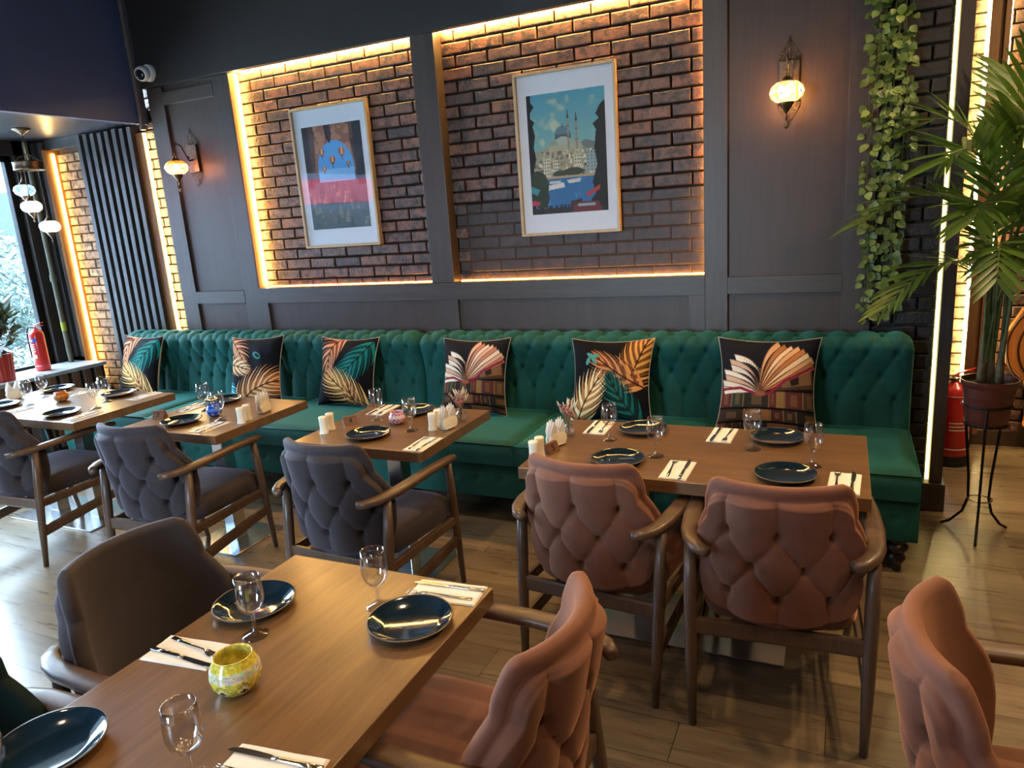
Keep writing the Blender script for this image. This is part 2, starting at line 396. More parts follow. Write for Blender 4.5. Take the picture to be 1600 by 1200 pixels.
# ------------------------------------------------------------------ room shell
XW, YB, YF = -6.46, -2.2, 5.46    # window wall, wall behind the camera, far wall
WY = 4.22                          # panel plane of the long wall
struct(MB().box(XW - .3, 3.4, YB, YF + .2, -.06, 0).obj('floor', M_['floor']), 'wood plank floor')
struct(MB().box(-5.03, 3.4, YB, YF + .2, 3.6, 3.7).obj('ceiling', M_['ceil']))
struct(MB().box(XW - .2, -5.03, YB, 4.6, 2.62, 2.72).obj('ceiling', M_['ceil']), 'lower ceiling over the window bay')
struct(MB().box(-5.05, -5.0, YB, 4.25, 2.6, 3.7).obj('wall_left', M_['bulk']), 'dark blue bulkhead face above the window bay')
mb = MB(); mb.box(XW - .2, -2.9, YB - .1, YB, 0, 3.7); mb.box(-1.9, 3.4, YB - .1, YB, 0, 3.7); mb.box(-2.9, -1.9, YB - .1, YB, 0, .6); mb.box(-2.9, -1.9, YB - .1, YB, 2.7, 3.7)
struct(mb.obj('wall_rear', M_['fascia']))
w = thing('fill_window_2', 'window added for cool fill light in the unseen wall facing the sofas', 'window', (-2.4, YB, .6)); w['kind'] = 'structure'; del w['category']  # added opening in the unseen rear wall, lets in cool light
mb = MB(); mb.box(-.5, -.44, -.09, -.03, 0, 2.1); mb.box(.44, .5, -.09, -.03, 0, 2.1); mb.box(-.44, .44, -.09, -.03, 0, .06); mb.box(-.44, .44, -.09, -.03, 2.04, 2.1); mb.obj('window_frame', M_['dkmetal'], w, bevel=.004)
MB().box(-.44, .44, -.065, -.059, .06, 2.04).obj('pane', M_['pane'], w)
struct(MB().box(3.4, 3.5, YB, YF + .2, 0, 3.7).obj('wall_right', M_['fascia']))

def bricks(mb, x0, x1, z0, z1, y, bw=.215, bh=.065, g=.011, depth=.035, jit=.004, mi=0, plane='Y', ph=0, zmask=None):
    rows = int((z1 - z0) / (bh + g)) + 2
    for r in range(rows):
        za = z0 + r * (bh + g); zb = min(za + bh, z1)
        if za >= z1 - .004: break
        off = (bw + g) * (.5 if r % 2 else 0) + ph; x = x0 - off
        while x < x1:
            a, b_ = max(x, x0), min(x + bw, x1); x += bw + g
            if b_ - a < .02: continue
            if zmask and zmask((a + b_) / 2, (za + zb) / 2): continue
            j = random.uniform(0, jit); yy = y - depth - j
            cz = [random.uniform(-.0015, .0015) for _ in range(4)]; e = .006
            q = [(a, za + cz[0]), (b_, za + cz[1]), (b_, zb + cz[2]), (a, zb + cz[3])]
            ins = [(a + e, za + e + cz[0]), (b_ - e, za + e + cz[1]), (b_ - e, zb - e + cz[2]), (a + e, zb - e + cz[3])]
            o = len(mb.v)
            def pt(p, yv): return (p[0], yv, p[1]) if plane == 'Y' else (yv, p[0], p[1])
            mb.v += [pt(p, y) for p in q] + [pt(p, yy + .004) for p in q] + [pt(p, yy) for p in ins]
            for k in range(4):
                k2 = (k + 1) % 4
                mb.f += [(o + k, o + k2, o + 4 + k2, o + 4 + k), (o + 4 + k, o + 4 + k2, o + 8 + k2, o + 8 + k)]; mb.mi += [mi, mi]
            mb.f.append((o + 8, o + 9, o + 10, o + 11)); mb.mi.append(mi)

# --- long wall: backing, panels, boards, brick recess
RX0, RX1, RZ0, RZ1 = -4.07, -.715, 1.30, 2.845
BY = 4.34     # brick backing plane of the recess
mb = MB()
mb.box(-4.9, RX0, WY, WY + .2, 0, 3.7); mb.box(RX1, .14, WY, WY + .2, 0, 3.7)
mb.box(RX0, RX1, WY, WY + .2, 0, RZ0 - .02); mb.box(RX0, RX1, BY, BY + .08, RZ0 - .1, 3.7); mb.box(RX0, RX1, WY, WY + .1, RZ1 + .06, 3.7)
mb.box(-6.8, -4.9, 4.36, 4.5, 0, 3.7)
struct(mb.obj('wall_back', M_['panel']), 'dark panelled wall behind the green sofas')
mb = MB()
mb.box(-4.93, RX1 + .01, WY - .05, WY + .005, 2.845, 3.7)
struct(mb.obj('wall_back', M_['fascia'], bevel=.003), 'flat dark fascia above the brick recess')
mb = MB(); ym, yf = WY - .022, WY + .001
for x0, x1, z0, z1 in ((-4.90, -4.74, .1, 2.84), (-4.225, RX0, .1, 2.84), (-.715, -.59, .1, 3.6), (-4.12, -4.0, .3, 1.19), (-2.49, -2.34, .3, 1.19), (-.81, -.715, .3, 1.19), (.0, .14, .1, 3.6)):
    mb.box(x0, x1, ym - random.uniform(0, .004), yf, z0, z1)
struct(mb.obj('trim_1', M_['blackwall'], bevel=.002), 'dark vertical boards of the wall panelling')
mb = MB()
for x0, x1, z0, z1 in ((-4.74, -4.225, 2.71, 2.80), (-4.74, -4.225, 1.19, 1.285), (-4.07, -.715, 1.185, 1.30), (-.59, 0, 1.19, 1.285)):
    mb.box(x0, x1, ym - .003, yf, z0, z1)
struct(mb.obj('trim_2', M_['boardh'], bevel=.002), 'dark horizontal rails of the wall panelling')
# recess reveal boards
mb = MB(); mb.box(RX0 - .012, RX0 + .006, WY - .02, BY, RZ0, RZ1); mb.box(RX1 - .004, RX1 + .01, WY - .02, BY, RZ0, RZ1)
mb.box(RX0, RX1, WY - .02, BY, RZ0 - .018, RZ0 - .001)
struct(mb.obj('trim_3', M_['ledframe']), 'brown stained reveal boards around the brick recess')
mb = MB(); mb.box(-2.53, -2.36, WY - .015, BY - .03, RZ0, RZ1 + .02)
struct(mb.obj('trim_4', M_['blackwall'], bevel=.003), 'dark post dividing the brick recess')
mb = MB(); mb.box(RX0, RX1, BY - .012, BY + .002, RZ0 - .03, RZ1 + .12, mi=1); mb.box(-2.36, RX1, BY - .022, BY - .012, RZ0, 1.78, mi=2)
smooth_zone = lambda x, z: x > -2.36 and z < 1.80
bricks(mb, RX0, RX1, RZ0 - .02, RZ1 + .1, BY - .005, zmask=smooth_zone)
bricks(mb, -2.36, RX1, 1.282, 1.80, BY - .012, bw=.222, bh=.0725, g=.0035, depth=.014, jit=.001, ph=.03, mi=3)
M_['brickflush'] = brickmat('brown_washed_brick', [lin(c) for c in ('#3f302b', '#46352e', '#3a2d29', '#4a3a33')], .5, .4)
struct(mb.obj('wall_back', [M_['brick'], M_['mortar'], M_['mortarlt'], M_['brickflush']], fix=True), 'rustic brick inside the lit recess')

# LED strips in the recess
LEDM = emis('warm_led', (1.0, .50, .12), 60); LEDB = emis('warm_led_bright', (1.0, .56, .16), 100); LEDT = emis('warm_led_top', (1.0, .56, .15), 280)
LEDL = emis('warm_led_low', (1.0, .42, .08), 45)
G1 = 'warm LED strips around the brick recess'
tag(MB().box(RX0 + .008, RX0 + .022, BY - .075, BY - .062, RZ0 + .01, RZ1).obj('led_strip', LEDB), 'bright LED strip down the left edge of the brick recess', 'LED strip', G1)
tag(MB().box(RX0 + .02, -2.54, BY - .072, BY - .058, RZ1 + .012, RZ1 + .024).obj('led_strip', LEDT), 'LED strip along the top above the left framed print', 'LED strip', G1)
tag(MB().box(-2.35, RX1 - .02, BY - .072, BY - .058, RZ1 + .012, RZ1 + .024).obj('led_strip', LEDT), 'LED strip along the top above the right framed print', 'LED strip', G1)
tag(MB().box(RX0 + .02, -2.54, BY - .05, BY - .043, RZ0 + .0, RZ0 + .006).obj('led_strip', LEDL), 'dim LED strip along the sill under the left framed print', 'LED strip', G1)
tag(MB().box(-2.35, RX1 - .02, BY - .05, BY - .043, RZ0 + .0, RZ0 + .006).obj('led_strip', LEDL), 'dim LED strip along the sill under the right framed print', 'LED strip', G1)
tag(MB().box(RX1 - .012, RX1 - .005, BY - .06, BY - .05, RZ0 + .01, RZ1).obj('led_strip', LEDM), 'thin LED line down the right edge of the brick recess', 'LED strip', G1)

# --- left end of the long wall: slats, lit brick columns
mb = MB(); mb.box(-5.32, -4.9, 4.325, 4.36, 0, 3.6, mi=1); bricks(mb, -5.3, -4.9, .3, 3.6, 4.33, mi=0)
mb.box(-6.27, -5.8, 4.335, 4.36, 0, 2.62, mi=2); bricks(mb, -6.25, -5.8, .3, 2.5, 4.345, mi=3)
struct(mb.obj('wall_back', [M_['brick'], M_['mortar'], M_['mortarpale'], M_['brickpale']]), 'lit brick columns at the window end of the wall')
def slats(name, x0, x1, n, z0, z1, label):
    m_ = MB(); m_.box(x0, x1, 4.29, 4.33, z0, z1 - .07, mi=1); w = (x1 - x0) / (n - .45)
    for k in range(n):
        xx = x0 + k * w; m_.box(xx, xx + w * .52, 4.215, 4.292, z0, z1 + random.uniform(-.006, .004), mi=0)
    return struct(m_.obj(name, [M_['slat'], M_['slatdark']], bevel=.003), label)
slats('trim_5', -5.84, -5.175, 8, .3, 2.605, 'grey vertical wood slats between the lit brick columns')
slats('trim_6', -6.66, -6.29, 4, .72, 2.605, 'grey vertical wood slats beside the shop window')
mb = MB(); mb.box(-6.285, -6.25, 4.2, 4.34, .3, 2.53); mb.box(-5.18, -5.095, 4.25, 4.28, .3, 2.55)
struct(mb.obj('trim_7', M_['ledframe']), 'brown edge boards beside the lit brick columns')
mb = MB(); mb.box(-6.3, -5.8, 4.25, 4.36, 2.53, 2.62); struct(mb.obj('trim_8', M_['slat'], bevel=.003), 'grey board above the pale brick column')
tag(MB().box(-6.248, -6.236, 4.262, 4.276, .5, 2.5).obj('led_strip', emis('led_a', (1, .68, .25), 60)), 'LED strip at the left of the pale brick column', 'LED strip', 'vertical LED strips at the window end')
tag(MB().box(-5.092, -5.083, 4.262, 4.276, .5, 2.55).obj('led_strip', emis('led_b', (1, .68, .25), 90)), 'LED strip between the grey slats and the dark wall panelling', 'LED strip', 'vertical LED strips at the window end')
# pipe beside the camera
tag(MB().tube([(-4.965, 4.16, 3.6), (-4.965, 4.16, 2.55)], .02, 12).tube([(-4.965, 4.16, 3.2), (-4.965, 4.16, 3.14)], .027, 12).obj('conduit_pipe', P('grey_brown_pipe', lin('#5a5049'), .4, noise=.2), smooth=True, angle=40),
    'thin grey-brown conduit pipe running down beside the white security camera', 'pipe')

# --- window wall
mb = MB()
mb.box(XW - .15, XW, YB, 4.5, 0, .66); mb.box(XW - .15, XW, YB, 4.5, 2.5, 2.7); mb.box(XW - .15, XW, YB, -1.4, 0, 2.7); mb.box(XW - .15, XW, 4.07, 4.5, 0, 2.7)
struct(mb.obj('wall_left', M_['fascia']), 'wall around the shop window')
w = thing('window_1', 'large shop window in the left wall', 'window', (XW, 1.3, .66)); w['kind'] = 'structure'; del w['category']
mb = MB()
for y0, y1 in ((2.71, 2.77), (-2.7, -2.64), (.0, .05)): mb.box(-.11, -.05, y0, y1, 0, 1.84)
mb.box(-.11, -.05, -2.7, 2.77, 0, .05); mb.box(-.11, -.05, -2.7, 2.77, 1.79, 1.84)
mb.obj('window_frame', M_['dkmetal'], w, bevel=.004)
MB().box(-.085, -.079, -2.66, 2.73, .03, 1.81).obj('pane', M_['pane'], w)
# sill box with vertical boards
mb = MB(); mb.box(XW, -6.0, YB, 4.2, .66, .69, mi=0); mb.box(XW, -6.045, YB, 4.2, 0, .66, mi=2)
y = -2.1
while y < 4.15: mb.box(-6.05, -6.02, y, y + .062, 0.05, .655, mi=1); y += .105
struct(mb.obj('trim_9', [P('grey_sill_board', lin('#8d9298'), .5, noise=.2, nscale=6), wood('brown_slats', lin('#4d3425'), lin('#6d4c36'), 'Z', .5), M_['slatdark']], bevel=.002), 'window sill bench faced with brown vertical boards')
# gas pipe by the window
mb = MB(); mb.tube([(-6.36, 4.12, .69), (-6.36, 4.12, 2.6)], .022, 12, mi=0); mb.tube([(-6.36, 4.12, 1.42), (-6.36, 4.12, 1.48)], .03, 12, mi=0); mb.tube([(-6.36, 4.12, .98), (-6.36, 4.12, 1.06)], .0235, 12, mi=1)
tag(mb.obj('wall_pipe', [P('olive_grey_pipe', lin('#4d4f3e'), .5, noise=.1), P('yellow_tape', lin('#8a9420'), .5)], smooth=True, angle=40), 'olive-grey pipe with a yellow tape band standing on the window sill', 'pipe')

# --- right pilaster and far part of the room
mb = MB(); mb.box(.14, .515, 4.27, YF, 0, 3.6, mi=1); bricks(mb, .14, .445, 0.02, 3.6, 4.272, mi=0)
struct(mb.obj('wall_right', [M_['brickdark'], P('pilaster_paint', lin('#2a2524'), .5)]), 'black painted brick pilaster at the sofa end')
mb = MB(); mb.box(.462, .522, 4.19, 4.30, .155, 3.6)
struct(mb.obj('trim_10', M_['blackwall'], bevel=.004), 'dark corner board of the pilaster')
mb = MB(); mb.box(.41, .538, 4.165, 4.32, 0, .155)
struct(mb.obj('baseboard_right', M_['blackwall'], bevel=.006), 'plinth block at the foot of the pilaster')
tag(MB().box(.445, .461, 4.234, 4.25, .14, 3.58).obj('led_strip', emis('led_c', (1, .78, .26), 4)), 'bright vertical LED strip running down the dark pilaster beside the sofa', 'LED strip')
mb = MB(); mb.box(.53, 3.4, YF, YF + .15, 0, 3.6, mi=1); bricks(mb, .54, 1.9, .1, 3.6, YF + .002, mi=0)
struct(mb.obj('wall_back', [M_['brick'], M_['mortar']]), 'brick wall at the far right of the room')
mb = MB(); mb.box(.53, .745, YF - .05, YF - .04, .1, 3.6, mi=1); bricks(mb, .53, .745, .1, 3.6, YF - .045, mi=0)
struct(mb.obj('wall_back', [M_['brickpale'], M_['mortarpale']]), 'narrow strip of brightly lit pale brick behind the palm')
mb = MB(); mb.box(.738, .776, YF - .16, YF, .1, 3.6); mb.box(.776, .808, YF - .14, YF, .1, 3.6); mb.box(.808, .838, YF - .16, YF, .1, 3.6)
struct(mb.obj('trim_11', wood('warm_brown_board', lin('#5c4229'), lin('#7b5a3a'), 'Z', .5), bevel=.003), 'brown timber post behind the palm')
mb = MB(); mb.box(.55, 3.4, YF - .06, YF + .01, 0, .105); struct(mb.obj('baseboard_back', P('dark_skirting', lin('#3a2c22'), .4, noise=.1), bevel=.004))
tag(MB().box(.725, .735, YF - .12, YF - .108, .15, 3.58).obj('led_strip', emis('led_d', (1, .80, .32), 100)), 'LED strip lighting the pale brick left of the brown timber post', 'LED strip', 'LED strips on the timber post behind the palm')
tag(MB().box(.842, .853, YF - .085, YF - .07, .15, 3.58).obj('led_strip', emis('led_e', (1, .76, .30), 55)), 'LED strip on the right side of the brown timber post', 'LED strip', 'LED strips on the timber post behind the palm')
mb = MB()   # carved timber panel leaning at the far wall
ol = [(-.14, 0), (.30, 0), (.42, .40), (.36, .75), (.16, .90), (-.06, .86), (-.2, .62), (-.2, .42), (-.1, .3), (-.05, .22)]
ol = [(1.14, .12), (1.6, .12), (1.62, .95), (1.25, 1.02), (1.03, .93), (.94, .75), (.96, .58), (1.07, .46), (1.1, .3), (1.085, .17)]
Mx = Matrix.Rotation(R(90), 4, 'X')
mb.prism([(x, z) for x, z in ol], 0, .06, M=Matrix.Translation((0, YF - .1, 0)) @ Mx)
tw = thing('carved_wood_panel', 'orange-brown carved timber panel with curved grooves standing at the far brick wall', 'wood carving', (0, 0, 0))
mb.obj('panel', wood('orange_carved_wood', lin('#9a5a22'), lin('#c47c36'), 'Z', .4, .8), tw, bevel=.01)
mb = MB()
for r_ in (.16, .22, .28, .34):
    pts = [(1.3 + r_ * math.cos(a) * 1.0, YF - .163, .68 + r_ * math.sin(a)) for a in np.linspace(R(100), R(255), 20)]
    mb.tube(pts, .006, 6)
mb.lathe([(0, .01), (.1, .008), (.13, 0)], 24, M=Matrix.Translation((1.26, YF - .165, .66)) @ Matrix.Rotation(R(90), 4, 'X'))
mb.obj('carved_grooves', P('dark_carving', lin('#3a1e0e'), .5), tw, smooth=True)

# ------------------------------------------------------------------ outside the window
struct(MB().box(XW - .16, 4, -14, YB - .1, -.25, -.1).obj('pavement', P('rear_paving', lin('#8d9090'), .8, noise=.08, nscale=3)), 'pavement outside the wall facing the sofas')
struct(MB().box(-30, XW - .16, -14, 14, -.25, -.1).obj('pavement', P('pale_paving', lin('#c9cccc'), .8, noise=.08, nscale=3)), 'bright pavement outside')
def leafball(mb, c, rx, ry, rz, n, ls, seed, wid=.28):
    g = random.Random(seed)
    for _ in range(n):
        th = g.uniform(0, 2 * PI); ph = math.acos(g.uniform(-1, 1)); rr = g.uniform(.55, 1)
        p = Vector((c[0] + rx * rr * math.sin(ph) * math.cos(th), c[1] + ry * rr * math.sin(ph) * math.sin(th), c[2] + rz * rr * math.cos(ph)))
        d = Vector((g.uniform(-1, 1), g.uniform(-1, 1), g.uniform(-.5, 1))).normalized(); a = d.orthogonal().normalized()
        a = (Matrix.Rotation(g.uniform(0, 2 * PI), 3, d) @ a); l = ls * g.uniform(.7, 1.3); w_ = l * wid * .5
        nn = d.cross(a) * l * .06
        mb.v += [tuple(p), tuple(p + d * l * .5 + a * w_ + nn), tuple(p + d * l), tuple(p + d * l * .5 - a * w_ + nn)]
        o = len(mb.v) - 4; mb.f.append((o, o + 1, o + 2, o + 3)); mb.mi.append(0)
tr = thing('olive_tree', 'silvery olive tree on the pavement outside the shop window', 'tree', (-8.6, 4.3, -.1))
mb = MB(); mb.tube([(0, 0, 0), (.05, 0, .5), (-.04, .05, 1.0), (0, 0, 1.6)], [.1, .08, .07, .05], 10)
for k in range(5):
    a = k * 1.3; mb.tube([(0, 0, 1.0 + k * .1), (.3 * math.cos(a), .3 * math.sin(a), 1.4 + k * .1), (.6 * math.cos(a), .6 * math.sin(a), 1.9 + k * .08)], [.04, .03, .012], 7)
mb.obj('trunk', M_['trunk'], tr, smooth=True)
mb = MB(); leafball(mb, (0, 0, 1.35), 1.15, 1.15, .85, 5200, .10, 3); leafball(mb, (.1, .3, .75), .95, 1.0, .55, 2500, .10, 4)
mb.obj('foliage', M_['olive'], tr, fix=False)
t2 = clone(tr, 'second silvery olive tree further along the pavement outside the window', (-8.3, -1.9, -.1), 2.0)
fs = thing('red_shopfront', 'red fronted shop across the pavement, seen mirrored in the framed print', 'building', (-13.5, -9, -.1), R(30))
MB().box(-.5, .5, -9, 11, 0, 7).obj('facade', P('blue_grey_render', (.10, .15, .22), .8, noise=.2), fs)
MB().box(.5, .62, -6, 6, 2.5, 3.15).obj('fascia_band', P('red_fascia', (.55, .02, .05), .5), fs)
MB().box(.5, .56, -5.5, 5.5, .3, 2.3).obj('shop_window', P('dark_shop_glass', (.02, .03, .05), .1), fs)
bl = thing('street_building', 'pale blue-grey building across the pavement outside the window', 'building', (-15, 8.5, -.1))
MB().box(-.5, .5, -5, 5, 0, 2.9).obj('facade', P('slate_blue_render', (.006, .016, .026), .8, noise=.2), bl)
for k in range(3): MB().box(.49, .53, -3.6 + k * 2.6, -2.3 + k * 2.6, .9, 2.1).obj('window', P('blue_window', (.004, .01, .02), .15), bl)

# ------------------------------------------------------------------ sofas
def tuft(a, b, pit=1.0, A=.020, pr=.42):
    """a, b lattice coords; a+b and a-b integer lines are creases, buttons where both are integers"""
    p, q = a + b, a - b
    sp, sq_ = abs(math.sin(PI * p)), abs(math.sin(PI * q))
    h = (sp * sq_) ** pr
    dp, dq = p - round(p), q - round(q); d2 = dp * dp + dq * dq
    return A * h - pit * A * 1.0 * math.exp(-d2 / .012)
DU, DV = .135, .13
prof = [(4.035, .47), (4.045, .52), (4.055, .60), (4.058, .68), (4.052, .76), (4.035, .83), (4.015, .885), (4.01, .925), (4.03, .955), (4.075, .972), (4.13, .975), (4.175, .955), (4.195, .91), (4.2, .85), (4.2, .5)]
def resample(pr_, n):
    pr_ = [Vector(p) for p in pr_]; L = [0]
    for i in range(1, len(pr_)): L.append(L[-1] + (pr_[i] - pr_[i - 1]).length)
    out = []
    for k in range(n):
        s_ = L[-1] * k / (n - 1); i = min(max(1, next((j for j in range(1, len(L)) if L[j] >= s_ - 1e-9), len(L) - 1)), len(L) - 1)
        t = (s_ - L[i - 1]) / (L[i] - L[i - 1]); out.append((pr_[i - 1].lerp(pr_[i], t), s_))
    return out
def sofa(name, label, x0, x1, ncush, legs):
    t = thing(name, label, 'sofa', ((x0 + x1) / 2, 3.7, 0), 0, 'green tufted sofas along the wall'); cx, cy = (x0 + x1) / 2, 3.7
    rs = resample(prof, 92); n = int((x1 - x0) / .0085); pts = []
    c0 = .17 # arc length of the lowest button row
    ntuft = (x1 - x0) / DU; ph = (x1 - .08) / DU
    for i in range(n + 1):
        x = x0 + (x1 - x0) * i / n; row = []
        ed = min(x - x0, x1 - x); es = 1 - math.sqrt(max(0, 1 - (1 - min(1, ed / .05)) ** 2))
        for j, (p, s_) in enumerate(rs):
            q = rs[min(j + 1, 91)][0] - rs[max(j - 1, 0)][0]; nrm = Vector((-q.y, q.x)).normalized()
            nrm = Vector((-abs(q.y) if j < 40 else -q.y, q.x)).normalized()
            a = (x - x1 + .08) / DU; b = (s_ - c0) / DV / 1.0
            # rows: lattice a +- b/2...
            A2 = a; B2 = (s_ - c0) / (2 * DV)
            if s_ < c0: h = .020 * abs(math.sin(PI * a)) ** .5 - .02 * math.exp(-((a - round(a)) ** 2 * 4 + (B2 * 2) ** 2) / .03)
            else:
                h = tuft(A2 * .5 + 0, 0) if False else None
                p_, q_ = A2 * .5 * 1 + B2, A2 * .5 - B2
                # buttons at integer a on even rows, half-integer on odd rows
                u1 = a / 1.0 + B2 * 1.0; u2 = a - B2
                p2, q2 = (a + 2 * B2 * .5), (a - 2 * B2 * .5)
                sp, sq_ = abs(math.sin(PI * p2)), abs(math.sin(PI * q2)); h = .019 * (sp * sq_) ** .40
                dp, dq = p2 - round(p2), q2 - round(q2); h -= .034 * math.exp(-(dp * dp + dq * dq) / .010)
                h *= 1 - sm(.62, .72, s_)
            h *= sm(0, .07, ed)
            h += .0
            rnd = es * .05
            pp = p + nrm * (h - rnd * .6)
            if s_ > .44: pp.y -= es * .03
            row.append((x - cx, pp.x - cy, pp.y))
        pts.append(row)
    mb = MB(); mb.grid(pts); nn = len(rs)
    for k, row in ((0, pts[0]), (1, pts[-1])): mb.poly(row)
    mb.obj('backrest', M_['green'], t, smooth=True, weld=.0001, angle=70)
    # base with shallow buttons
    nb = int((x1 - x0) / .02); pts = []; zs = np.linspace(.165, .365, 22)
    for i in range(nb + 1):
        x = x0 + (x1 - x0) * i / nb; row = []
        for z in zs:
            dx = (x - x1 + .1) / .15; dx = (dx - round(dx)) * .15; d2 = dx * dx + (z - .275) ** 2
            row.append((x - cx, 3.372 - cy + .012 * math.exp(-d2 / .0004) - .006 * math.sin(PI * (z - .165) / .2) ** .5 if 0 else 3.372 - cy + .014 * math.exp(-d2 / .00035) - .008 * max(0, math.sin(PI * (z - .165) / .2)) ** .5, z))
        pts.append(row)
    mb = MB(); mb.grid(pts); mb.box(x0 - cx + .002, x1 - cx - .002, 3.376 - cy, 4.19 - cy, .165, .366)
    mb.obj('base', M_['green'], t, smooth=True, angle=40)
    w_ = (x1 - x0) / ncush
    for k in range(ncush):
        a, b = x0 + k * w_ + .002, x0 + (k + 1) * w_ - .002; mb = MB(); N1, N2 = 26, 22; top = []
        for i in range(N1 + 1):
            row = []
            for j in range(N2 + 1):
                u, v = i / N1, j / N2; ex = min(u, 1 - u) * (b - a); ey = min(v, 1 - v) * .70
                rr = .018; e = min(ex, ey); dz = -(rr - math.sqrt(max(0, rr * rr - max(0, rr - e) ** 2)))
                row.append((a + (b - a) * u - cx, 3.345 + .71 * v - cy, .497 + .012 * (math.sin(PI * u) * math.sin(PI * v)) ** .5 + dz))
            top.append(row)
        mb.grid(top)
        ring = [top[i][0] for i in range(N1 + 1)] + [top[N1][j] for j in range(1, N2 + 1)] + [top[i][N2] for i in range(N1 - 1, -1, -1)] + [top[0][j] for j in range(N2 - 1, 0, -1)]
        low = [(p[0], p[1], .368) for p in ring]; mid = [(p[0] * 1, p[1] + (-.004 if p[1] < -.3 else 0), .43) for p in ring]
        mb.grid([ring, mid, low], cv=True); mb.poly(low)
        c_ = mb.obj('seat_cushion', M_['green'], t, smooth=True, weld=.0001, angle=60)
        mp_ = MB(); zz = .487
        mp_.tube([(a - cx + .004, 3.345 + .70 - cy, zz), (a - cx + .004, 3.346 - cy, zz), (b - cx - .004, 3.346 - cy, zz), (b - cx - .004, 3.345 + .70 - cy, zz)], .005, 8)
        mp_.obj('piping', M_['green'], c_, smooth=True)
    leg = [(0, 0), (.016, 0), (.022, .012), (.018, .03), (.026, .045), (.036, .062), (.034, .078), (.024, .088), (.03, .094), (.044, .112), (.046, .126), (.034, .138), (.03, .142), (.04, .15), (.042, .168), (0, .168)]
    for lx, ly in legs:
        MB().lathe(leg, 20, (lx - cx, ly - cy, 0)).obj('leg', M_['base'], t, smooth=True)
    return t
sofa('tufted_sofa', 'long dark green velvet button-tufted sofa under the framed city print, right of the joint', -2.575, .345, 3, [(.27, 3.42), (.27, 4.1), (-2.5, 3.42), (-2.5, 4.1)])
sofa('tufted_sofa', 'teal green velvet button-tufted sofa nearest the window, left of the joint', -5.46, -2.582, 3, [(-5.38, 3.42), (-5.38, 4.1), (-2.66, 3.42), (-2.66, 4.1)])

# ------------------------------------------------------------------ throw cushions
def frond(ra, x, y, ang, L, c1, c2, n=11, spread=1.0, curve=.4, lw=3.4, side=0):
    pts = []; px, py, a = x, y, ang
    for k in range(n + 1):
        pts.append((px, py)); px += L / n * math.cos(a); py += L / n * math.sin(a); a += curve / n
    for k in range(1, n + 1):
        f = k / n; px, py = pts[k]; d = math.atan2(pts[k][1] - pts[k - 1][1], pts[k][0] - pts[k - 1][0])
        ll = L * .55 * math.sin(PI * (.18 + .75 * f)) ** .8
        for sg in (-1, 1):
            if side and sg != side: continue
            an = d + sg * (1.15 - .75 * f) * spread
            q = [(px + ll * t * math.cos(an - sg * .35 * t), py + ll * t * math.sin(an - sg * .35 * t)) for t in np.linspace(0, 1, 5)]
            c = lin(c1) if (k % 2) else lin(c2)
            ra.line(q, lw, c, 1, taper=True)
    ra.line(pts, 1.6, '#2a1a10')
def pr_leaf(var, w=264, h=264):
    ra = Ras(w, h, '#08080c', w / 96); s = w / 84
    nz = ra.noise(4, 1, var); ra.put((nz > .6).astype(float), '#0e1220', .8)
    if var == 0:
        frond(ra, 82 * s, 4 * s, 2.2, 66 * s, '#0f7a70', '#07403d', 15, 1.0, .35, 4.6)
        frond(ra, 40 * s, -8 * s, 2.45, 52 * s, '#d8946a', '#6e3b26', 12, 1.15, -.9, 5.2)
        frond(ra, 82 * s, 84 * s, 3.55, 70 * s, '#ecc07a', '#a8703a', 14, 1.1, .25, 4.4)
        frond(ra, 66 * s, 92 * s, -2.1, 34 * s, '#e0a868', '#8b5636', 8, 1.2, .3, 4.2)
    elif var == 1:
        frond(ra, -6 * s, 2 * s, .35, 46 * s, '#dc9c70', '#8b5438', 11, 1.1, .8, 4.6)
        frond(ra, -10 * s, 34 * s, .15, 46 * s, '#ecc79a', '#a0683e', 10, 1.0, .1, 4.6)
        frond(ra, 14 * s, 92 * s, -.62, 80 * s, '#e2a56c', '#945a32', 15, 1.05, .35, 5.2)
        frond(ra, -6 * s, 56 * s, .95, 42 * s, '#2c8fa0', '#6fb3b5', 9, 1.0, .2, 4.6)
        ra.ell(52 * s, 24 * s, 8 * s, 4 * s, '#3c7a74', ang=.5); ra.ell(53 * s, 24 * s, 5 * s, 2 * s, '#0a1214', ang=.5)
    else:
        frond(ra, 60 * s, 52 * s, -1.1, 66 * s, '#dc9c4c', '#7a4820', 17, 1.15, -.3, 4.6)
        frond(ra, 84 * s, 50 * s, -2.75, 62 * s, '#cf8650', '#7c4528', 10, .95, .3, 4.4)
        frond(ra, 8 * s, 92 * s, -1.35, 58 * s, '#f0dca4', '#b87c4c', 12, 1.1, .45, 5.0)
        frond(ra, 76 * s, 86 * s, -2.3, 56 * s, '#136155', '#072c29', 12, 1.05, .25, 4.6)
        for dx, dy, an in ((0, 0, .5), (4, 5, 1.0), (-3, 6, 2.0), (5, 0, -.3)): ra.ell((22 + dx) * s, (16 + dy) * s, 4.6 * s, 2 * s, '#4b948a', ang=an)
    return ra.down()
